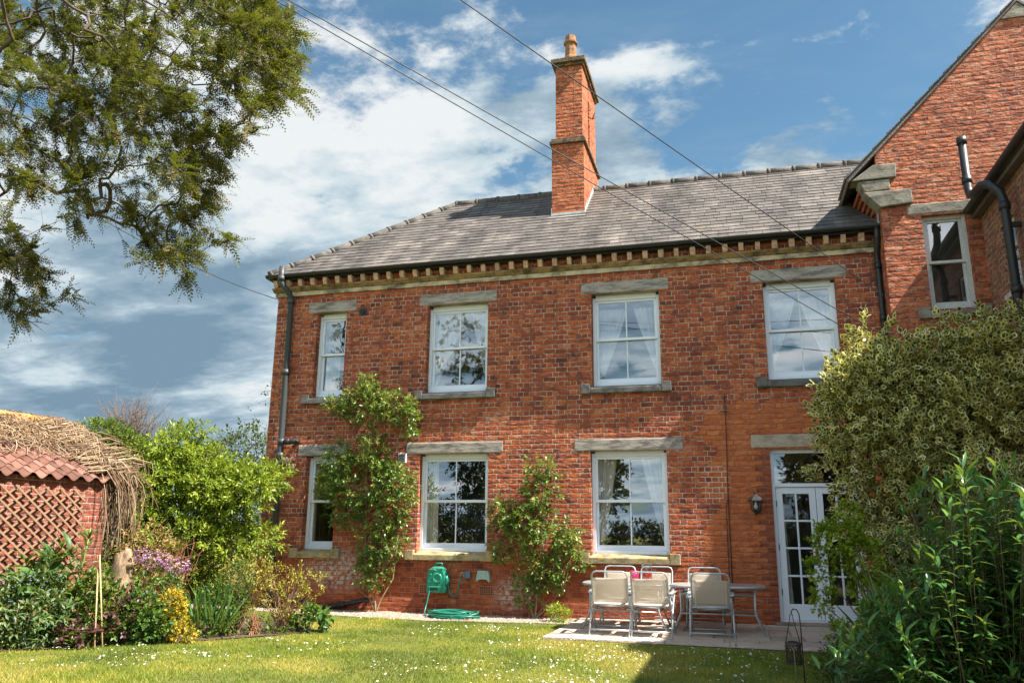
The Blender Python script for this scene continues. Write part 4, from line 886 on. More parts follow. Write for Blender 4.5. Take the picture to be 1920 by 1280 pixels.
# trellis
m = MB(); c0 = 2.0; hgt = 1.35; wdt = 1.42; a1 = SLN - .45; a0 = a1 - wdt; zc = 1.83; nl = 13; k = 0
def clip(p, q):
    p = np.array(p, float); q = np.array(q, float); d = q - p; t0, t1 = 0., 1.
    for ax, lo_, hi_ in ((0, a0, a1), (1, zc - hgt, zc)):
        if abs(d[ax]) < 1e-9: continue
        u, v = (lo_ - p[ax]) / d[ax], (hi_ - p[ax]) / d[ax]
        if u > v: u, v = v, u
        t0, t1 = max(t0, u), min(t1, v)
    return (p + d * t0, p + d * t1) if t1 - t0 > .02 else None
for sgn in (1, -1):
    x = a0 - 2.4
    while x < a1 + 2.4:
        pq = clip((x, zc - hgt), (x + sgn * 1.75, zc))
        if pq is not None:
            (pa, pz), (qa, qz) = pq; o_ = .035 if sgn > 0 else .055; e = np.array([qa - pa, qz - pz]); e /= np.linalg.norm(e) + 1e-9; nn = np.array([-e[1], e[0]]) * .0115
            poly = [sp3(pa + nn[0], o_, pz + nn[1]), sp3(pa - nn[0], o_, pz - nn[1]), sp3(qa - nn[0], o_, qz - nn[1]), sp3(qa + nn[0], o_, qz + nn[1])]
            m.prism(poly, (sn[0] * .012, sn[1] * .012, 0))
        x += .215
tag(m.build('trellis', M['lath']), 'expanding brown lath trellis fixed on the shed wall', 'trellis')

#==PLANTS==
def leaf_mesh(name, P, A, Nn, L, Wd, mat, parent, rnd, kind='leaf', fold=.25, droop=.0):
    """P base, A axis, Nn face normal, L length, Wd width; all (N,..)"""
    A = unit(A); Nn = unit(Nn - A * (A * Nn).sum(1, keepdims=True)); B = np.cross(A, Nn); n_ = len(P)
    L = np.broadcast_to(L, n_)[:, None]; Wd = np.broadcast_to(Wd, n_)[:, None]
    if kind == 'leaf':
        mid = P + A * L * .45 - Nn * L * droop * .2
        V = np.stack([P, mid + B * Wd * .5 + Nn * Wd * fold, P + A * L - Nn * L * droop, mid - B * Wd * .5 + Nn * Wd * fold], 1)
        F = np.array([(0, 1, 2), (0, 2, 3)]); at_ = {'rnd': np.repeat(rnd, 4)}
    elif kind == 'rimmed':      # pointed oval with a centre so that a pale margin can be told apart
        us = [(0, 0), (.28, .36), (.55, .5), (.82, .25), (1.05, 0), (.82, -.25), (.55, -.5), (.28, -.36)]
        rim = [P + A * L * u + B * Wd * v + Nn * Wd * (fold * abs(v) * 2 + (.05 if i % 2 else -.02)) for i, (u, v) in enumerate(us)]
        V = np.stack([P + A * L * .52] + rim, 1); F = np.array([(0, i, i % 8 + 1) for i in range(1, 9)])
        at_ = {'rnd': np.repeat(rnd, 9), 'rim': np.tile(np.array([0] + [1] * 8), n_)}
    else:                       # long arching leaf in three steps
        p1 = P + A * L * .35 + Nn * L * .02; p2 = P + A * L * .70 - Nn * L * droop * .4; p3 = P + A * L - Nn * L * droop
        V = np.stack([P, p1 + B * Wd * .5 + Nn * Wd * fold, p1 - B * Wd * .5 + Nn * Wd * fold, p2 + B * Wd * .42 + Nn * Wd * fold * .8, p2 - B * Wd * .42 + Nn * Wd * fold * .8, p3, p1, p2], 1)
        F = np.array([(0, 1, 6), (0, 6, 2), (1, 3, 7), (1, 7, 6), (6, 7, 4), (6, 4, 2), (3, 5, 7), (7, 5, 4)]); at_ = {'rnd': np.repeat(rnd, 8)}
    k = V.shape[1]; F = (F[None] + k * np.arange(n_)[:, None, None]).reshape(-1, 3)
    return np_mesh(name, V.reshape(-1, 3), F, mat, parent, at_, kind == 'rimmed')
def in_blobs(blobs, n_, shell=.55):
    """points in ellipsoids, denser towards the skin; returns points and outward directions"""
    vol = np.array([b[1][0] * b[1][1] * b[1][2] for b in blobs]) ** .7; vol /= vol.sum(); ix = RNG.choice(len(blobs), n_, p=vol)
    d = unit(RNG.normal(size=(n_, 3))); rr = (RNG.uniform(0, 1, n_) ** (1 / 3)) * (1 - shell) + shell * RNG.uniform(.55, 1.06, n_)
    c = np.array([b[0] for b in blobs])[ix]; R = np.array([b[1] for b in blobs])[ix]
    return c + d * R * rr[:, None], unit(d / R * R.mean(1, keepdims=True))
def shoots(P, Dv, nl, sl, spread=.9, up=.3, jit=.5):
    """leaves set alternately along short shoots; returns P, axis, normal arrays and a shoot random"""
    n_ = len(P); Dv = unit(Dv + RNG.normal(0, jit, (n_, 3)) + np.array([0, 0, up]))
    s = unit(np.cross(Dv, RNG.normal(size=(n_, 3)))); t = np.cross(Dv, s); sr = RNG.random(n_)
    PP, AA, NN, RR = [], [], [], []
    for k in range(nl):
        f = (k + .5) / nl; a = 2.4 * k + sr * 6.28; side = s * np.cos(a)[:, None] + t * np.sin(a)[:, None]
        ax = unit(Dv * (.5 + f * .5) + side * spread * (1.1 - .6 * f)); PP.append(P + Dv * (sl * f) if np.isscalar(sl) else P + Dv * (sl * f)[:, None]); AA.append(ax)
        NN.append(unit(np.cross(ax, np.cross(side, ax)) * -.3 + np.array([0, 0, .8]) + RNG.normal(0, .35, (n_, 3)))); RR.append(sr)
    return np.concatenate(PP), np.concatenate(AA), np.concatenate(NN), np.concatenate(RR)
def stems(mb, base, targets, r0=.015, r1=.004, wig=.06, n_=6):
    base = np.array(base, float)
    for t in targets:
        t = np.array(t, float); d = t - base; L = np.linalg.norm(d); pts = []
        for k in range(n_ + 1):
            f = k / n_; p = base + d * np.array([f ** 1.3, f ** 1.3, f ** .8]); 
            if 0 < k < n_: p = p + RNG.normal(0, wig * L * .3, 3)
            pts.append(p)
        mb.tube(pts, list(np.linspace(r0, r1, n_ + 1)), 5, False)
def plant(name, label, cat, base, blobs, nsh, nl, sl, L, Wd, mat, stem_m='woodstem', kind='leaf', ns=14, r0=.015, shell=.55, up=.3, spread=.9, droop=.1, group=None, jit=.5, fold=.25, crown='foliage', stem='stem', wig=.06):
    root = tag(empty(name, base), label, cat, group); b = np.array(base, float)
    P, Dv = in_blobs(blobs, nsh, shell); keep = P[:, 2] > .02; P, Dv = P[keep], Dv[keep]
    p, a, nn, r = shoots(P, Dv, nl, sl, spread, up, jit); n_ = len(p)
    rr = np.clip(r * .75 + RNG.uniform(0, .3, n_), 0, 1)
    leaf_mesh(crown, p - b, a, nn, L * RNG.uniform(.6, 1.2, n_), Wd * RNG.uniform(.7, 1.15, n_), mat, root, rr, kind, fold, droop)
    m = MB(); tg = P[RNG.choice(len(P), min(ns, len(P)), replace=False)]; stems(m, (0, 0, -.05), tg - b, r0, r0 * .3, wig); m.build(stem, M[stem_m], root)
    return root

# big bright shrub by the corner of the house
SB_ = [(tuple(np.add(c, (-.52, 0, 0))), r) for c, r in (((-7.0, -2.0, 1.9), (.66, .6, .46)), ((-8.2, -2.0, 2.1), (1.0, .75, .66)), ((-7.55, -2.2, 1.15), (.8, .6, .5)), ((-8.85, -2.2, 2.2), (.75, .7, .6)), ((-8.45, -2.7, 1.35), (.58, .55, .58)), ((-7.5, -2.1, 2.0), (.65, .6, .46)), ((-9.2, -2.2, 2.55), (.7, .6, .40)), ((-7.05, -1.9, 1.15), (.45, .4, .38)), ((-8.1, -2.3, .7), (.7, .4, .45)), ((-8.2, -1.9, 2.5), (.5, .5, .42)))]
lp_, ld_ = in_blobs(SB_, 110, .98); LB = [(tuple(p_), (q_ * 1.15, q_, q_ * random.uniform(.6, .95))) for p_, q_ in zip(lp_, RNG.uniform(.15, .32, 110)) if p_[2] > .4]
plant('leafy_shrub', 'big sunlit lime green shrub between the shed and the house corner', 'shrub', (-8.4, -1.9, 0), LB + [(c_, tuple(np.array(r_) * .74)) for c_, r_ in SB_] + [((-7.25, -1.85, 2.0), (.34, .34, .3)), ((-7.2, -1.9, 1.2), (.25, .25, .2)), ((-9.15, -2.4, 1.65), (.3, .3, .34)), ((-8.85, -2.6, 1.1), (.32, .3, .34)), ((-9.35, -2.3, 2.1), (.28, .3, .26)), ((-8.75, -2.7, .65), (.3, .25, .25)), ((-9.5, -2.2, 2.55), (.3, .3, .2)), ((-7.75, -1.9, 1.5), (.38, .36, .36)), ((-7.6, -1.9, .8), (.3, .3, .3))],
      5400, 8, .15, .085, .034, M['lf_bright'], ns=60, r0=.03, shell=.62)
# dead bush of bare twigs on its crown
def twig_bush(name, label, base, n1, h, spread, mat, cat='shrub', sub=3, r=.007, lean=(0, 0), bow=.0, group=None):
    root = tag(empty(name, base), label, cat, group); m = MB()
    for i in range(n1):
        a = random.uniform(0, 6.28); s = random.uniform(.15, 1) * spread; hh = h * random.uniform(.55, 1.05)
        tip = np.array([math.cos(a) * s + lean[0], math.sin(a) * s * .6 + lean[1], hh]); st = np.array([random.uniform(-.15, .15) * spread, random.uniform(-.1, .1), 0])
        pts = [st + (tip - st) * f + RNG.normal(0, .03 * h, 3) * (0 < f) + np.array([0, 0, bow * 4 * f * (1 - f)]) for f in np.linspace(0, 1, 6)]
        m.tube(pts, list(np.linspace(r, r * .3, 6)), 5, False)
        for k in range(sub):
            j = random.randint(2, 4); q = pts[j] + RNG.normal(0, .16 * h, 3) + np.array([0, 0, .12 * h]); m.tube([pts[j], (pts[j] + q) / 2 + RNG.normal(0, .02, 3), q], [r * .6, r * .45, r * .2], 4, False)
    m.build('twigs', M[mat], root); return root
twig_bush('bare_bush', 'bare grey twiggy bush rising above the lime shrub', (-9.5, -2.1, 2.5), 85, .95, .78, 'twig', sub=5, r=.006)
twig_bush('bare_bush', 'small bare dark snag above the lime shrub near the birch', (-8.35, -1.6, 2.1), 7, .85, .3, 'twig', sub=3)
twig_bush('dry_stems', 'rust brown dry flower stems standing in front of the lime shrub', (-7.55, -3.3, .25), 34, 1.0, .35, 'redtwig', 'plant', sub=3, r=.005)
N = 900; gx, gy = RNG.uniform(-8.6, -5.5, N), RNG.uniform(-5.7, -2.0, N)
def in_bed(x, y): return x < np.interp(y, [-5.73, -5.09, -4.62, -4.13, -3.55, -3.05, -2.7, -2.2], [-7.74, -7.08, -6.6, -6.23, -5.85, -5.52, -5.65, -6.3]) - .06
k = in_bed(gx, gy); gx, gy = gx[k], gy[k]; p, a, nn, r = shoots(np.stack([gx, gy, .01 + 0 * gx], 1), np.tile([0, 0, 1.], (len(gx), 1)), 5, .07, 1.1, .4, .4)
tag(leaf_mesh('undergrowth', p, a, nn, RNG.uniform(.03, .07, len(p)), RNG.uniform(.02, .035, len(p)), M['lf_mid'], None, r), 'low seedlings and weeds between the border plants', 'weeds', kind='stuff')
N = 1600; gx, gy = RNG.uniform(-8.6, -5.5, N), RNG.uniform(-5.7, -1.6, N); k = in_bed(gx, gy - .02); gx, gy = gx[k], gy[k]; m = MB()
for x_, y_ in zip(gx, gy):
    q = random.uniform(.008, .032); m.add([(x_ + q * random.uniform(.6, 1.2), y_, .008), (x_, y_ + q, .008), (x_ - q * random.uniform(.6, 1.2), y_, .008), (x_, y_ - q, .008), (x_ + random.uniform(-.4, .4) * q, y_, .01 + q * .8)], [(0, 1, 4), (1, 2, 4), (2, 3, 4), (3, 0, 4)])
tag(m.build('rubble', M['soil']), 'crumbs and clods of soil in the border', 'soil clods', kind='stuff')
# dead creeper draped over the shed roof and its end
cr = tag(empty('dead_creeper'), 'mass of dry straw brown creeper stems draped over the pantiles', 'climber'); m = MB()
def roof_pt(a, t, h): o_ = .10 - (RW + .10) * t; return np.array(sp3(a, o_, EZs + (RZs - EZs) * t + h))
for i in range(1150):
    a = random.uniform(.8, SLN + .25) if i < 850 else random.uniform(SLN - .2, SLN + .95); t = min(1.0, .46 + .56 * random.random() ** .8); t -= .12 * max(0, (a - SLN + 1.0)); p = roof_pt(a, t, .03 + .06 * random.random()); pts = [p]; ang = random.uniform(0, 6.28)
    for k in range(6):
        ang += random.gauss(0, .7); a += .11 * math.cos(ang); t += .075 * math.sin(ang); t = min(1.0 if a > SLN - .9 else .9, max(.30, t)); a = min(a, SLN + .55 + random.uniform(-.2, .1)); pts.append(roof_pt(a, t, (.015 + .10 * random.random() ** 1.6) - .25 * max(0, a - SLN) ** 2))
    m.tube(pts, [.006, .006, .006, .0055, .005, .004, .0025], 4, False)
for i in range(560):       # hanging curtain of stems at the end of the shed
    t = random.uniform(.05, .95); p = roof_pt(SLN + random.uniform(-.45, .10), t, .03 + .07 * random.random()); drop = random.uniform(.3, 1.35); out = random.uniform(.12, .62) * (1.1 - t * .3)
    q = np.array([sd[0], sd[1], 0]); o2 = np.array([sn[0], sn[1], 0]) * random.uniform(-.05, .28)
    pts = [p, p + q * out * .55 + o2 * .4 + (0, 0, .02 + .06 * random.random()), p + q * out * .95 + o2 * .7 - (0, 0, drop * .3), p + q * out + o2 * .9 + RNG.normal(0, .03, 3) - (0, 0, drop * .65), p + q * out * .9 + o2 + RNG.normal(0, .05, 3) - (0, 0, drop)]
    m.tube(pts, [.007, .007, .006, .005, .003], 4, False)
for i in range(14):
    p = roof_pt(SLN + .1, random.uniform(.2, .7), .1); q = np.array([sd[0], sd[1], 0]); l = random.uniform(.4, .75); pts = [p, p + q * l * .5 + (.1, 0, .08), p + q * l * .9 + (.2, 0, .03), p + q * l + (.25, 0, -.2 - .2 * random.random())]; m.tube(pts, [.007, .007, .005, .003], 4, False)
m.build('stems', M['creeper'], cr)
P0 = np.array([roof_pt(random.uniform(.2, SLN + .3), random.uniform(.5, 1.0), .05 + .08 * random.random()) for _ in range(900)]); 
leaf_mesh('withered_leaves', P0, RNG.normal(size=(900, 3)), RNG.normal(size=(900, 3)), RNG.uniform(.03, .06, 900), RNG.uniform(.015, .03, 900), M['lf_dry'], cr, RNG.random(900))
plant('ivy_tuft', 'dark green tuft spreading over the shed end by the dead creeper', 'climber', (-9.5, -2.5, 2.2), [((-9.5, -2.6, 2.75), (.32, .3, .2)), ((-9.2, -2.6, 2.55), (.28, .3, .24)), ((-9.9, -2.5, 2.85), (.35, .3, .12))], 420, 6, .1, .07, .03, M['lf_mid'])

plant('garden_hedge', 'dark green hedge closing the far side of the garden beyond the shed', 'hedge', (-14, 5.5, 0), [((x, 5.5 + .2 * math.sin(x), .95), (.9, .5, .95)) for x in np.arange(-24, -8.5, 1.1)], 3400, 5, .12, .10, .06, M['lf_far'], ns=24, r0=.02, shell=.8)
# the border, back to front
plant('bronze_shrub', 'dull bronze leaved shrub with dry heads in front of the lime shrub', 'shrub', (-7.75, -3.6, 0), [((-7.75, -3.6, .95), (.45, .3, .42)), ((-7.6, -3.7, .65), (.5, .3, .3))], 420, 5, .1, .06, .02, M['lf_dry'], stem_m='redtwig', ns=30, r0=.008)
lg = MB(); lp = [(-7.35, -4.45, -.05), (-7.36, -4.44, .3), (-7.40, -4.42, .60), (-7.44, -4.40, .80), (-7.42, -4.40, .96), (-7.36, -4.42, 1.05)]
lg.tube(lp, [.12, .11, .125, .135, .11, .04], 14)
for i in range(5): a = random.uniform(0, 6.28); z = random.uniform(.4, .95); lg.tube([(-7.4, -4.42, z), (-7.4 + .17 * math.cos(a), -4.42 + .17 * math.sin(a), z + .08)], [.05, .02], 6)
o = lg.build('weathered_log', M['log']); tag(o, 'pale upright weathered log standing behind the bamboo canes', 'log')
for b_, t_, lab in (((177, 1216), (184, 1062), 'left of two thin bamboo canes leaning together in the border'), ((192, 1214), (187, 1040), 'taller right bamboo cane of the leaning pair in the border')):
    bm_ = MB(); pb_ = at(*b_, z=0); pt_ = at(*t_, y=-5.03); bm_.tube([pb_ + (pb_ - pt_) * .08, pt_], .0085, 7)
    for f in (.2, .42, .63, .84):
        q_ = pb_ + (pt_ - pb_) * f; bm_.tube([q_ - (pt_ - pb_) * .006, q_ + (pt_ - pb_) * .006], .0105, 7)
    tag(bm_.build('bamboo_cane', M['bamboo']), lab, 'cane', 'bamboo canes')
def flowers(root, blobs, n_, size, mat, name='petals'):
    b = np.array(root.location); P, Dv = in_blobs(blobs, n_, .8); PP, AA, NN = [], [], []
    for k in range(4):
        a = k * 1.571 + RNG.uniform(0, .6, n_); ax = np.stack([np.cos(a), np.sin(a), RNG.uniform(.1, .5, n_)], 1); PP.append(P); AA.append(unit(ax + Dv * .4)); NN.append(unit(Dv + np.array([0, -.3, .6])))
    m_ = 4 * n_; leaf_mesh(name, np.concatenate(PP) - b, np.concatenate(AA), np.concatenate(NN), size * RNG.uniform(.7, 1.2, m_), size * .8, mat, root, np.tile(RNG.random(n_), 4))
rt = plant('comfrey', 'grey green plant with small blue flowers at the left edge of the border', 'plant', (-7.9, -5.35, 0), [((-7.9, -5.35, .35), (.42, .35, .38)), ((-7.65, -5.35, .25), (.35, .25, .28)), ((-7.75, -5.1, .75), (.16, .15, .35)), ((-8.1, -5.5, .4), (.3, .3, .4))], 420, 5, .12, .10, .035, M['lf_grey'], stem_m='stem', ns=25, r0=.008, droop=.25)
flowers(rt, [((-7.8, -5.4, .5), (.45, .3, .45))], 90, .016, M['fl_blue'])
plant('broad_plant', 'large dark broad leaved plant beneath the trellis', 'plant', (-7.95, -4.85, 0), [((-7.95, -4.85, .6), (.3, .2, .4)), ((-8.0, -5.1, .45), (.3, .25, .4))], 70, 4, .2, .26, .085, M['lf_deep'], stem_m='stem', ns=14, droop=.35, kind='long')
rt = empty('lily_spike', (-7.95, -4.6, 0)); tag(rt, 'tall strappy green lily spike standing against the trellis', 'plant'); m = MB(); m.tube([(0, 0, 0), (.03, 0, .6), (.08, .02, 1.0), (.12, .02, 1.32)], [.02, .018, .015, .006], 7); m.build('stem', M['stem'], rt)
nn_ = 46; zz = RNG.uniform(.55, 1.3, nn_); aa = RNG.uniform(0, 6.28, nn_); leaf_mesh('leaves', np.stack([.02 + .09 * zz - .02, 0 * zz, zz - .05], 1), np.stack([np.cos(aa), np.sin(aa), 1.1 + 0 * aa], 1), np.stack([-np.cos(aa), -np.sin(aa), .7 + 0 * aa], 1), RNG.uniform(.12, .24, nn_), .028, M['lf_mid'], rt, RNG.random(nn_), 'long', .1, .2)
twig_bush('dry_stems', 'bent red brown dry stems leaning against the shed wall', (-7.35, -4.75, .1), 26, .75, .35, 'redtwig', 'plant', sub=1, r=.006, lean=(.05, .1))
plant('hellebore', 'yellow green leafy clump in front of the weathered log', 'plant', (-7.2, -4.78, 0), [((-7.35, -4.82, .42), (.26, .2, .28)), ((-7.2, -4.88, .22), (.3, .2, .2)), ((-7.48, -4.8, .66), (.16, .15, .16))], 190, 5, .09, .085, .05, M['lf_mid'], stem_m='stem', ns=16, r0=.007)
plant('heuchera', 'low purple leaved clump at the lawn edge', 'plant', (-7.2, -5.18, 0), [((-7.25, -5.2, .12), (.26, .16, .14)), ((-6.95, -4.85, .28), (.16, .15, .22))], 150, 4, .07, .065, .05, M['lf_purple'], stem_m='redtwig', ns=10, r0=.005)
plant('foxglove_rosette', 'pale green rosette of broad leaves at the front of the border', 'plant', (-7.18, -5.22, 0), [((-7.15, -5.22, .06), (.06, .05, .05))], 7, 2, .05, .26, .09, M['lf_mid'], stem_m='stem', ns=3, droop=.25, kind='long', up=.9)
rt = plant('honesty', 'mauve pink flowering clump beside the weathered log', 'flowering plant', (-7.0, -4.3, 0), [((-7.0, -4.3, .45), (.35, .25, .42))], 150, 5, .1, .07, .04, M['lf_deep'], stem_m='stem', ns=20, r0=.006)
flowers(rt, [((-7.05, -4.3, .93), (.20, .16, .13)), ((-6.78, -4.25, .86), (.22, .16, .11)), ((-7.2, -4.35, .98), (.12, .12, .10))], 330, .024, M['fl_pink'])
plant('columbine', 'rich green lobed foliage mound right of the canes', 'plant', (-6.82, -4.72, 0), [((-6.82, -4.7, .3), (.24, .2, .28)), ((-6.68, -4.6, .2), (.2, .15, .2))], 300, 5, .07, .05, .045, M['lf_deep'], stem_m='stem', ns=16, r0=.005)
plant('euonymus', 'golden yellow leaved small shrub at the border front', 'shrub', (-6.55, -4.5, 0), [((-6.62, -4.45, .42), (.15, .13, .16)), ((-6.57, -4.47, .25), (.14, .12, .14)), ((-6.42, -4.5, .12), (.2, .12, .11)), ((-6.75, -4.5, .36), (.07, .07, .07))], 330, 5, .06, .045, .026, M['lf_yellow'], ns=16, r0=.006)
plant('iris', 'upright sword leaved clump behind the golden shrub', 'plant', (-6.45, -3.95, 0), [((-6.45, -3.95, .08), (.26, .2, .06))], 34, 3, .06, .55, .026, M['lf_deep'], stem_m='stem', ns=4, kind='long', up=2.2, spread=.28, droop=.12, jit=.25)
plant('leafy_perennial', 'soft green perennial clump left of the twiggy golden shrub', 'plant', (-6.42, -3.75, 0), [((-6.42, -3.75, .35), (.22, .2, .35)), ((-6.3, -3.6, .6), (.16, .15, .3))], 260, 5, .09, .065, .02, M['lf_mid'], stem_m='stem', ns=20, r0=.005)
for nm, lab, bx, by, hh, s in (('potentilla', 'twiggy bronze and lime shrub at the centre of the border', -6.35, -3.45, .95, .3), ('potentilla', 'twiggy golden shrub at the tip of the border', -5.9, -3.15, .85, .42)):
    rt = plant(nm, lab, 'shrub', (bx, by, 0), [((bx - .12, by, hh * .82), (s * .5, .2, .16)), ((bx + s * .9, by, hh * .78), (s * .6, .2, .14)), ((bx + .1, by + .1, hh * .9), (s * .5, .2, .1)), ((bx + .05, by, hh * .5), (s * .9, .25, .25))], 230, 5, .07, .045, .02, M['lf_gold2'], stem_m='redtwig', ns=34, r0=.007, shell=.8, group='twiggy golden shrubs')
    m = MB(); stems(m, (0, 0, 0), [(random.uniform(-s, s), random.uniform(-.2, .2), hh * random.uniform(.5, 1.0)) for _ in range(26)], .006, .0025, .1); m.build('bare_twigs', M['deadstem'], rt)
plant('bergenia', 'low broad leaved green plant at the far tip of the border', 'plant', (-5.62, -2.95, 0), [((-5.62, -2.95, .14), (.22, .16, .14)), ((-5.45, -2.98, .2), (.12, .1, .16))], 46, 4, .08, .12, .07, M['lf_deep'], stem_m='stem', ns=10, r0=.007, droop=.2)
twig_bush('pruned_stump', 'low pruned rose stump with short thorny stems in bare soil', (-6.05, -3.55, 0), 12, .35, .25, 'redtwig', 'shrub', sub=2, r=.009)

# climbing roses on the wall
def rose(label, base, blobs, nsh, canes, ll=.068):
    root = plant('climbing_rose', label, 'climber', base, blobs, nsh, 6, .10, ll, ll * .58, M['lf_rose'], ns=0, up=.1, shell=.3, jit=.7, group='climbing roses')
    b = np.array(base); m = MB()
    for cpts, r in canes: m.tube([np.array(p) - b for p in cpts], list(np.linspace(r, r * .35, len(cpts))), 6, False)
    for _ in range(60):
        bl = random.choice(blobs); c = np.array(bl[0]); p = c + RNG.normal(0, .4, 3) * bl[1]; p[1] = min(p[1], -.03); q = p + np.array([random.gauss(0, .12), -.02, random.uniform(-.05, .28)]); m.tube([p - b, (p + q) / 2 - b + RNG.normal(0, .015, 3), q - b], [.004, .0035, .002], 4, False)
    for k_ in kids(root):
        if k_.name.startswith('stem'): bpy.data.objects.remove(k_)
    m.build('stem', M['woodstem'], root); return root
rose('tall leafy rose climbing between the narrow and middle windows', (-5.92, -.16, 0),
     [((-6.3, -.24, 3.5), (.5, .17, .36)), ((-5.75, -.22, 3.45), (.42, .15, .3)), ((-5.42, -.2, 3.2), (.16, .12, .35)), ((-6.28, -.2, 3.88), (.14, .12, .26)), ((-6.8, -.2, 3.52), (.3, .12, .13)), ((-6.75, -.22, 2.55), (.3, .16, .32)), ((-6.1, -.24, 2.72), (.32, .15, .28)), ((-6.2, -.26, 2.15), (.72, .2, .5)), ((-5.65, -.26, 1.9), (.42, .2, .62)), ((-6.55, -.2, 1.65), (.36, .14, .3)), ((-5.85, -.24, 1.15), (.5, .18, .35)), ((-5.98, -.24, .68), (.3, .16, .32)), ((-6.9, -.2, 2.1), (.28, .12, .25))],
     1750, [([(-5.92, -.16, -.03), (-5.94, -.15, .15), (-6.1, -.13, .5), (-6.2, -.12, 1.2), (-6.25, -.11, 2.4), (-6.2, -.1, 3.6)], .022), ([(-5.92, -.16, 0), (-5.85, -.15, .2), (-5.65, -.13, .55), (-5.6, -.12, 1.2), (-5.6, -.11, 2.0)], .018), ([(-5.93, -.16, 0), (-6.05, -.15, .22), (-6.3, -.13, .36), (-6.35, -.12, .5)], .014), ([(-6.25, -.11, 2.2), (-6.6, -.1, 2.6), (-6.75, -.1, 2.9)], .008), ([(-6.2, -.1, 2.6), (-5.8, -.1, 3.1), (-5.4, -.1, 3.4)], .008), ([(-6.6, -.1, 2.0), (-6.4, -.1, 1.6), (-6.2, -.1, 1.3)], .008), ([(-5.65, -.1, 2.4), (-5.68, -.1, 2.9), (-5.55, -.1, 3.3)], .006)])
rose('shorter open rose climbing between the middle and right lower windows', (-3.18, -.16, 0),
     [((-3.3, -.22, 1.5), (.5, .16, .35)), ((-3.75, -.2, 1.6), (.25, .13, .25)), ((-3.15, -.2, 1.95), (.22, .13, .35)), ((-3.1, -.2, 2.35), (.22, .12, .2)), ((-2.85, -.2, 2.1), (.14, .1, .25)), ((-2.95, -.22, 1.15), (.45, .16, .3)), ((-2.55, -.2, .92), (.3, .13, .16)), ((-3.1, -.22, .75), (.42, .15, .3)), ((-3.3, -.2, .4), (.22, .13, .22)), ((-3.75, -.2, 1.0), (.2, .12, .15)), ((-2.65, -.2, 1.3), (.22, .12, .2)), ((-2.9, -.2, .55), (.25, .12, .12))],
     700, [([(-3.18, -.16, -.03), (-3.15, -.15, .3), (-3.05, -.13, .9), (-3.1, -.12, 1.6), (-3.05, -.1, 2.35)], .018), ([(-3.16, -.16, 0), (-2.9, -.15, .25), (-2.68, -.13, .6), (-2.6, -.12, .9)], .012), ([(-3.2, -.16, 0), (-3.35, -.14, .4), (-3.5, -.12, 1.0), (-3.8, -.1, 1.5)], .012), ([(-3.17, -.16, 0), (-3.0, -.15, .25), (-2.8, -.14, .45)], .009), ([(-3.19, -.16, 0), (-3.28, -.15, .3), (-3.25, -.13, .8)], .01)], .075)
plant('lady_mantle', 'small bright lime clump at the corner of the patio', 'plant', (-2.72, -.55, 0), [((-2.72, -.55, .12), (.17, .15, .13))], 170, 5, .06, .04, .02, M['lf_acer'], stem_m='stem', ns=8, r0=.004)

# holly
HB = [((2.05, -3.3, 2.5), (.85, .8, .95)), ((1.6, -3.3, 2.75), (.55, .55, .6)), ((2.75, -3.4, 2.85), (.8, .75, .62)), ((1.75, -3.3, 1.55), (.62, .6, .55)), ((2.7, -3.6, 2.0), (.8, .8, .85)), ((2.0, -3.4, 1.0), (.6, .55, .45)), ((2.15, -3.4, 3.2), (.45, .45, .33)), ((2.95, -3.5, 3.2), (.5, .5, .3)), ((2.6, -3.5, 1.0), (.65, .6, .55))]
lp_, ld_ = in_blobs(HB, 95, .98); LB = [(tuple(p_), (q_, q_ * .9, q_ * random.uniform(.8, 1.25))) for p_, q_ in zip(lp_, RNG.uniform(.14, .34, 95)) if p_[2] > .5]
LB += [((1.62, -3.3, 3.5), (.2, .22, .3)), ((1.55, -3.25, 3.3), (.25, .25, .25)), ((2.3, -3.35, 3.62), (.13, .15, .2)), ((1.15, -3.3, 2.1), (.28, .3, .3)), ((1.2, -3.3, 2.75), (.24, .25, .25)), ((1.4, -3.3, 3.15), (.16, .2, .2)), ((1.3, -3.3, 2.42), (.3, .3, .25)), ((3.15, -3.5, 3.45), (.3, .3, .26)), ((2.85, -3.4, 3.35), (.22, .22, .22))]
plant('variegated_holly', 'large dense holly with cream edged leaves beside the glazed door', 'shrub', (2.2, -3.3, 0), LB + [(c_, tuple(np.array(r_) * .72)) for c_, r_ in HB],
      5600, 7, .15, .086, .056, M['lf_holly'], kind='rimmed', ns=50, r0=.035, shell=.80, up=.35, fold=.10)
# acer
plant('maple_sapling', 'young lime green maple in front of the glazed door', 'small tree', (1.3, -4.0, 0), [((.98, -4.0, 1.28), (.26, .22, .17)), ((1.2, -4.0, 1.1), (.18, .2, .2)), ((.80, -3.95, .95), (.14, .15, .13)), ((.82, -4.0, .66), (.13, .14, .12)), ((1.25, -4.0, .72), (.16, .16, .2)), ((1.35, -4.05, .5), (.2, .15, .12)), ((1.12, -4.0, 1.5), (.1, .1, .14)), ((1.0, -4.1, .38), (.2, .1, .08)), ((1.3, -4.2, .2), (.3, .2, .15))], 820, 5, .07, .05, .038, M['lf_acer'], ns=26, r0=.012, wig=.04)
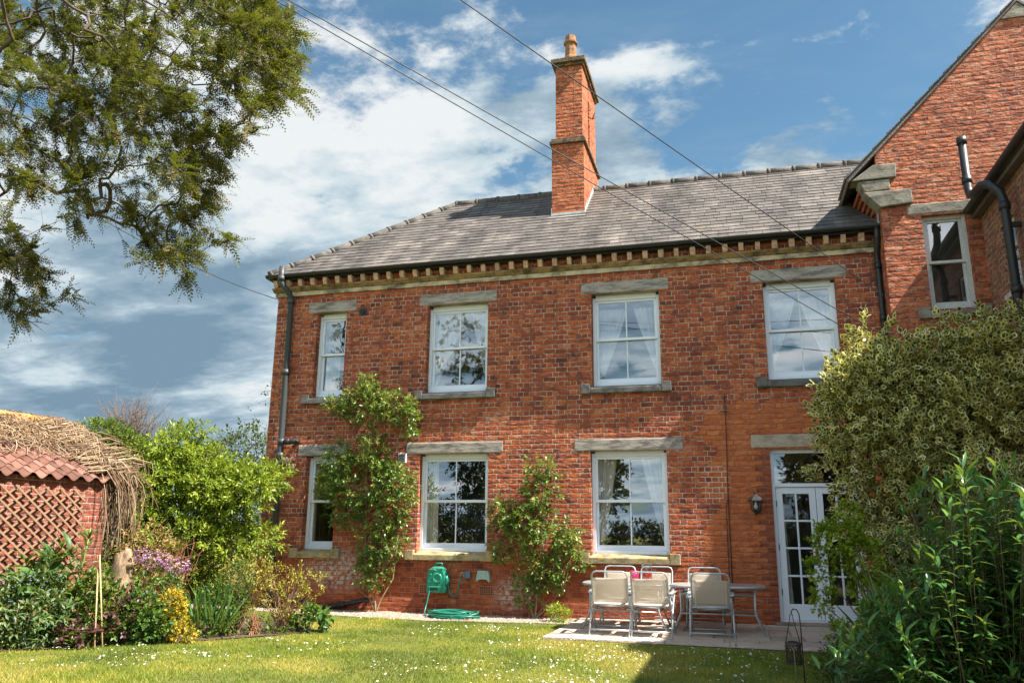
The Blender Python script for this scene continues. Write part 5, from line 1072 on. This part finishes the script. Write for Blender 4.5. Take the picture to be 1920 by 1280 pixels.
# willowy shrub nearest the camera
wl = tag(empty('willowy_shrub', (1.55, -6.55, 0)), 'dark glossy shrub with long narrow leaves nearest the viewer at right', 'shrub'); m = MB(); P, A_, N_l, R_ = [], [], [], []
for i in range(380):
    bx, by = random.uniform(-.55, .65), random.uniform(-.4, .6); h = random.uniform(.3, 1.78); lx = bx * 1.1 + random.gauss(-.06, .22) ; ly_ = by + random.gauss(-.05, .22)
    if lx < -.2: h *= max(.35, 1 + (lx + .2) * 1.2)
    pts = [np.array([bx * .5, by * .5, -.02]) * (1 - f) + np.array([lx, ly_, h]) * f + np.array([0, 0, .12 * math.sin(f * 3.14)]) for f in np.linspace(0, 1, 7)]
    m.tube(pts, list(np.linspace(.0055, .002, 7)), 5, False); d = unit(pts[-1] - pts[-2]); nl_ = 32; ph = random.uniform(0, 6)
    for k in range(nl_):
        f = .10 + .90 * k / (nl_ - 1); j = min(5, int(f * 6)); p = pts[j] + (pts[j + 1] - pts[j]) * (f * 6 - j); a = ph + k * 2.4; side = np.array([math.cos(a), math.sin(a), 0])
        P.append(p); A_.append(side * (1.15 - .75 * (f > .9)) + np.array([0, 0, .35 + .5 * (f > .9)]) + RNG.normal(0, .15, 3)); N_l.append(np.array([0, 0, 1.0]) - side * .3 + RNG.normal(0, .2, 3)); R_.append(random.random() * .6 + .4 * (f > .92))
m.build('stem', M['darkstem'], wl); P = np.array(P); n_ = len(P)
leaf_mesh('foliage', P, np.array(A_), np.array(N_l), RNG.uniform(.085, .17, n_), RNG.uniform(.021, .036, n_), M['lf_willow'], wl, np.array(R_), 'long', .12, .34)
plant('sword_lily', 'dark sword leaved clump in the shade under the willowy shrub', 'plant', (1.35, -4.9, 0), [((1.35, -4.9, .08), (.2, .2, .05))], 22, 3, .05, .8, .035, M['lf_deep'], stem_m='stem', ns=3, kind='long', up=2.4, spread=.25, droop=.2, jit=.22)
plant('shade_perennial', 'green ferny clump at the lawn edge under the maple', 'plant', (.85, -4.5, 0), [((.85, -4.5, .12), (.22, .25, .12)), ((1.2, -4.6, .2), (.3, .25, .18)), ((.75, -4.9, .1), (.15, .2, .1))], 230, 5, .07, .055, .03, M['lf_mid'], stem_m='stem', ns=14, r0=.005)
rt = plant('columbine', 'small columbine with mauve and blue flowers by the patio edge', 'flowering plant', (.88, -3.75, 0), [((.88, -3.75, .1), (.14, .12, .1))], 50, 4, .06, .04, .03, M['lf_deep'], stem_m='stem', ns=10, r0=.003)
flowers(rt, [((.86, -3.75, .24), (.07, .08, .05)), ((.95, -3.72, .26), (.05, .05, .05))], 16, .024, M['fl_pink']); flowers(rt, [((.74, -3.75, .22), (.03, .03, .03)), ((.9, -3.75, .3), (.04, .04, .02)), ((1.02, -3.75, .22), (.03, .03, .03))], 9, .022, M['fl_blue'], 'blue_petals')
for bx, by, h, lab in ((-.15, -4.0, .34, 'thin stalk with one white flower head standing in the shaded lawn'), (.42, -5.1, .32, 'thin green weed stalk in front of the hanging lantern')):
    rt = tag(empty('flower_stalk', (bx, by, 0)), lab, 'flower'); m = MB(); m.tube([(0, 0, 0), (.005, 0, h * .5), (0, 0, h)], [.005, .004, .003], 5); m.build('stem', M['stem'], rt)
    nn_ = 10; aa = np.linspace(0, 6.28, nn_, endpoint=False); leaf_mesh('flower_head', np.tile([0, 0, h], (nn_, 1)), np.stack([np.cos(aa), np.sin(aa), .6 + 0 * aa], 1), np.tile([0, 0, 1.], (nn_, 1)), .02, .009, M['fl_white'] if bx < 0 else M['lf_mid'], rt, RNG.random(nn_))

#==TREES==
def grow(name, label, root_pts, targets, mat_leaf, mat_bark, spray, cat='tree', r_tip=.005, expo=2.3, rmax=.3, group=None, sag=.0, order_from=None, crown='crown', step=.22):
    """connect crown targets to the nearest limb already grown; limb girth follows the number of tips it carries"""
    base = np.array(root_pts[0], float); nodes = [np.array(p, float) for p in root_pts]; par = [-1] + list(range(len(root_pts) - 1)); ntr = len(nodes)
    tg = np.array(targets); src = nodes[-1] if order_from is None else np.array(order_from); tg = tg[np.argsort(np.linalg.norm(tg - src, axis=1))]; tips = []
    for t in tg:
        A = np.array(nodes); d = np.linalg.norm(A - t, axis=1) + np.where(np.arange(len(A)) < 2, 3.0, 0); i = int(np.argmin(d)); L = np.linalg.norm(A[i] - t); k = max(2, int(L / step)); p0 = A[i]; j = i
        off = RNG.normal(0, .06, 3) * min(1, L)
        for q in range(1, k + 1):
            f = q / k; p = p0 + (t - p0) * f + off * math.sin(math.pi * f) + RNG.normal(0, .014, 3) + np.array([0, 0, -sag * L * math.sin(math.pi * f) * .3]); nodes.append(p); par.append(j); j = len(nodes) - 1
        tips.append(j)
    cnt = np.zeros(len(nodes)); has = np.zeros(len(nodes), bool)
    for t in tips: cnt[t] += 1
    for i in range(len(nodes) - 1, 0, -1):
        cnt[par[i]] += cnt[i]
    rad = np.minimum(rmax, r_tip * np.maximum(cnt, 1) ** (1 / expo))
    root = tag(empty(name, base), label, cat, group); m = MB()
    for i in range(1, len(nodes)):
        s_ = 8 if rad[i] > .05 else 5; m.tube([nodes[par[i]] - base, nodes[i] - base], [min(rad[par[i]], rad[i] * 1.35), rad[i]], s_, False)
    m.build('trunk', mat_bark, root)
    nd = np.array(nodes); pa = np.array(par)
    return root, base, nd, pa, rad, ntr
# the yew whose branches hang in from the left
poly = [(-120, -60), (500, -60), (505, 5), (545, 40), (572, 75), (560, 120), (562, 180), (505, 225), (505, 265), (440, 268), (412, 320), (408, 395), (448, 455), (372, 470), (360, 525), (300, 492), (262, 490), (215, 455), (178, 420), (105, 440), (95, 380), (0, 345), (-120, 330)]
poly2 = [(-60, 395), (25, 420), (60, 470), (105, 485), (85, 520), (140, 545), (130, 570), (50, 590), (45, 625), (10, 590), (-60, 560)]
def inpoly(x, y, pl):
    c = False; j = len(pl) - 1
    for i in range(len(pl)):
        if (pl[i][1] > y) != (pl[j][1] > y) and x < (pl[j][0] - pl[i][0]) * (y - pl[i][1]) / (pl[j][1] - pl[i][1]) + pl[i][0]: c = not c
        j = i
    return c
tg = []
while len(tg) < 840:
    x, y = random.uniform(-120, 610), random.uniform(-60, 530)
    if inpoly(x, y, poly):
        if y > 260 and random.random() < .35: continue
        tg.append(at(x, y, y=-8.1 + random.gauss(0, .45)))
for _ in range(170):      # the rest of the crown, out of the picture to the left
    tg.append(np.array([random.uniform(-11.5, -6.6), random.uniform(-10.2, -8.2), random.uniform(4.2, 7.6)]))
cnt_ = 0
while cnt_ < 44:
    x, y = random.uniform(-60, 145), random.uniform(400, 625)
    if inpoly(x, y, poly2): tg.append(at(x, y, y=-8.3 + random.gauss(0, .15))); cnt_ += 1
limbs = [at(*q, y=-8.2) for q in ((-60, 318), (60, 338), (130, 362), (220, 372), (330, 392), (430, 452))] + [at(*q, y=-8.0) for q in ((-60, 190), (60, 165), (130, 155), (220, 215), (330, 250))] + [at(*q, y=-7.9) for q in ((-50, 60), (120, 20), (280, 90), (400, 70), (520, 90))]
root, base, nd, pa, rad, ntr = grow('yew_tree', 'old yew whose drooping olive branches hang in from the top left', [(-9.8, -9.6, 0), (-9.7, -9.5, 2.0), (-9.6, -9.4, 3.6), (-9.5, -9.3, 5.0), (-9.5, -9.2, 7)], limbs + tg, None, M['bark'], None, rmax=.3, r_tip=.0019, order_from=(-9.2, -9.2, 4.5), step=.13)
def smooth3(p_):      # slow variation through the crown: some boughs carry full sprays, some are nearly bare
    return .5 + .25 * np.sin(p_[:, 0] * 3.1 + 1.3 * np.sin(p_[:, 2] * 2.3)) + .25 * np.sin(p_[:, 2] * 4.3 + p_[:, 1] * 2.2 + 1.1 * np.sin(p_[:, 0] * 2.9)) + RNG.normal(0, .12, len(p_))
thin = np.where((rad < .009) & (np.arange(len(nd)) >= ntr))[0]
thin = thin[(nd[thin][:, 0] > -8.3) | (RNG.random(len(thin)) < .5)]
idx = np.concatenate([thin] * 10); dv = unit(nd[idx] - nd[pa[idx]]); keep_ = smooth3(nd[idx]) > .37; idx = idx[keep_]; dv = dv[keep_]; Ps = nd[idx] + RNG.normal(0, .015, (len(idx), 3))
dv = unit(dv + RNG.normal(0, .62, dv.shape) + np.array([.12, 0, -.10]))
# flat yew sprays: needles in two ranks along each shoot, the shoot itself a thin brown strip
K = 15; side = unit(np.cross(dv, np.array([0, 0, 1.0]) + RNG.normal(0, .4, dv.shape))); PP, AA, NN, RR = [], [], [], []; sr = RNG.random(len(idx)) * .8; sl = RNG.uniform(.07, .20, len(idx)); LL, WW = [], []
for k in range(K):
    f = (k + .8) / K; sg = 1 if k % 2 else -1
    PP.append(Ps + dv * (sl * f)[:, None] + np.array([0, 0, -.03]) * f * f); AA.append(unit(dv * .75 + side * sg * (1.0 if k < K - 1 else .1) + RNG.normal(0, .10, dv.shape))); NN.append(np.cross(dv, side) + RNG.normal(0, .2, dv.shape)); RR.append(np.clip(sr + RNG.uniform(0, .25, len(idx)) - .1 + .25 * (f > .8), 0, .95)); LL.append(RNG.uniform(.028, .046, len(idx)) * (1.05 - .5 * f)); WW.append(np.full(len(idx), .0115))
PP.append(Ps); AA.append(dv); NN.append(np.cross(dv, side)); RR.append(np.full(len(idx), 1.0)); LL.append(sl); WW.append(np.full(len(idx), .005))
PP, AA, NN, RR, LL, WW = map(np.concatenate, (PP, AA, NN, RR, LL, WW))
leaf_mesh('crown', PP - base, AA, NN, LL, WW, M['lf_yew'], root, RR, 'leaf', .1)
def leafy_tree(name, label, trunk, blobs, ntg, lpt, L, Wd, mat, bark='bark', group=None, rmax=.2, r_tip=.006):
    P, Dv = in_blobs(blobs, ntg, .5); root, base, nd, pa, rad, ntr = grow(name, label, trunk, P, None, M[bark], None, rmax=rmax, group=group, r_tip=r_tip)
    thin = np.where((rad < r_tip * 1.9) & (np.arange(len(nd)) >= ntr))[0]; dv = unit(nd[thin] - nd[pa[thin]])
    p, a, nn, r = shoots(nd[thin] + RNG.normal(0, L * .6, (len(thin), 3)), dv, lpt, L * 2.2, 1.0, .0, .7); n_ = len(p)
    leaf_mesh('crown', p - base, a, nn, L * RNG.uniform(.6, 1.2, n_), Wd * RNG.uniform(.7, 1.2, n_), mat, root, np.clip(r * .7 + RNG.uniform(0, .35, n_), 0, 1)); return root
leafy_tree('birch_tree', 'slender birch whose drooping twigs show behind the house corner', [(-10.9, 5.2, 0), (-10.9, 5.2, 2), (-10.8, 5.2, 4.0)], [((-11.6, 5.0, 4.3), (.55, .5, .95)), ((-10.8, 5.1, 4.2), (.9, .6, 1.0)), ((-11.55, 5.0, 3.4), (.35, .4, .5))], 70, 3, .075, .05, M['lf_far'], rmax=.09, r_tip=.004)
leafy_tree('round_tree', 'distant round green tree top peeping over the lime shrub', [(-13.6, 7, 0), (-13.6, 7, 2)], [((-13.6, 7, 3.6), (1.0, .9, .75)), ((-14.3, 7.2, 3.4), (.6, .6, .6)), ((-12.9, 7, 3.5), (.5, .5, .5))], 150, 6, .12, .07, M['lf_far'])
# trees and hedge on the far side of the lawn, behind the viewer, mirrored in the panes
for i, (x, y, h, r_) in enumerate(((-15.5, -22, 12.5, 2.4), (-19.0, -24, 14, 2.6), (-11.2, -23.5, 10.5, 2.2))):
    leafy_tree('conifer_tree', ['tall dark conifer mirrored in the middle upper window', 'tallest dark conifer across the garden mirrored in the windows', 'shorter dark conifer mirrored in the lower windows'][i], [(x, y, 0), (x, y, h * .3), (x, y, h * .6), (x, y, h * .9)], [((x, y, h * .2), (r_, r_, h * .16)), ((x, y, h * .42), (r_ * .8, r_ * .8, h * .16)), ((x, y, h * .62), (r_ * .6, r_ * .6, h * .15)), ((x, y, h * .82), (r_ * .32, r_ * .32, h * .15))], 620, 13, .26, .11, M['lf_conifer'], group='conifers across the garden')
leafy_tree('broad_tree', 'spreading dark tree across the garden mirrored in the lower windows', [(-7.4, -25, 0), (-7.4, -25, 2.5)], [((-7.4, -25, 4.6), (2.4, 2, 2.0)), ((-8.6, -25, 3.4), (1.6, 1.6, 1.4)), ((-6.2, -25, 3.4), (1.3, 1.4, 1.2))], 560, 14, .20, .13, M['lf_conifer'])
plant('clipped_hedge', 'long dark clipped hedge across the garden mirrored in the lower windows', 'hedge', (-8, -21, 0), [((x, -21, 1.0), (1.2, .55, .95)) for x in np.arange(-22, 7, 1.5)], 6500, 5, .12, .15, .10, M['lf_conifer'], ns=30, r0=.02, shell=.8)

#==LAWN==
def in_lawn(x, y):
    ok = (y < gravel_edge(x) + .03) | (x > -2.55)
    ok &= ~((x > -2.52) & (y > -2.66 - .027 * (x + 2.44) - .02))
    bx = np.interp(y, [-7.2, -6.6, -5.73, -5.09, -4.62, -4.13, -3.55, -3.05, -2.7, -2.2, -1.5, -1.2], [-12, -8.6, -7.74, -7.08, -6.6, -6.23, -5.85, -5.52, -5.65, -6.3, -7.2, -9.5]); ok &= x > bx
    ok &= ~((x > np.interp(y, [-9, -6.4, -5.2, -4.2, -3.35, -2.9], [.4, .5, .7, .72, .78, 1.0])) & (y < -2.85)); return ok
N = 230000; x = RNG.uniform(-9.5, 1.2, N); y = -.4 - 7.2 * RNG.uniform(0, 1, N) ** 1.0; k = in_lawn(x, y); x, y = x[k], y[k]; N = len(x)
def smooth_noise(x, y, s, seed):
    r2 = np.random.default_rng(seed); g_ = r2.random((64, 64)); u, v = (x * s) % 63, (y * s) % 63; i, j = u.astype(int), v.astype(int); fu, fv = u - i, v - j; fu = fu * fu * (3 - 2 * fu); fv = fv * fv * (3 - 2 * fv)
    return (g_[i, j] * (1 - fu) + g_[i + 1, j] * fu) * (1 - fv) + (g_[i, j + 1] * (1 - fu) + g_[i + 1, j + 1] * fu) * fv
pn = .55 * smooth_noise(x + 40, y + 40, .9, 1) + .3 * smooth_noise(x + 40, y + 40, 2.7, 2) + .15 * smooth_noise(x + 40, y + 40, 8, 3)
h = RNG.uniform(.014, .036, N) * (.45 + 1.15 * smooth_noise(x + 40, y + 40, 1.7, 5)); edge = 0; an = RNG.uniform(0, 6.28, N); ln = RNG.normal(0, .5, (N, 2))
wv = np.stack([np.cos(an), np.sin(an), 0 * an], 1) * .0032; b0 = np.stack([x, y, 0 * x], 1); tip = b0 + np.stack([ln[:, 0] * h, ln[:, 1] * h, h], 1)
V = np.stack([b0 - wv, b0 + wv, tip], 1).reshape(-1, 3); F = np.arange(3 * N).reshape(-1, 3)
tag(np_mesh('grass', V, F, M['grass'], None, {'rnd': np.repeat(np.clip((pn - .5) * 2.6 + .52 + RNG.normal(0, .13, N), 0, 1), 3)}), 'short mown grass with dry yellow patches', 'grass', kind='stuff')
N = 6800; x = RNG.uniform(-8, 1.0, N); y = RNG.uniform(-6.5, -.8, N); cl = smooth_noise(x + 40, y + 40, 1.5, 9); k = in_lawn(x, y) & (cl * .7 + .3 * smooth_noise(x + 40, y + 40, 4.5, 12) + RNG.uniform(-.16, .16, N) > .66 + .05 * (y < -4.3) - .10 * (x > -3.5)); x, y = x[k], y[k]; N = len(x)
s = RNG.uniform(.006, .0115, N); an = np.linspace(0, 6.28, 7)[:6]; V = np.zeros((N, 7, 3)); V[:, 0] = np.stack([x, y, RNG.uniform(.032, .05, N)], 1); tl = RNG.normal(0, .35, (N, 2))
for k_ in range(6):
    dx, dy = s * math.cos(an[k_]), s * math.sin(an[k_]); V[:, k_ + 1] = V[:, 0] + np.stack([dx, dy, dx * tl[:, 0] + dy * tl[:, 1] - .001], 1)
F = (np.array([(0, i, i % 6 + 1) for i in range(1, 7)])[None] + 7 * np.arange(N)[:, None, None]).reshape(-1, 3)
tag(np_mesh('daisies', V.reshape(-1, 3), F, M['fl_white'], None, {'rnd': np.repeat(RNG.random(N), 7)}), 'scattered white daisies in the lawn', 'daisies', kind='stuff')
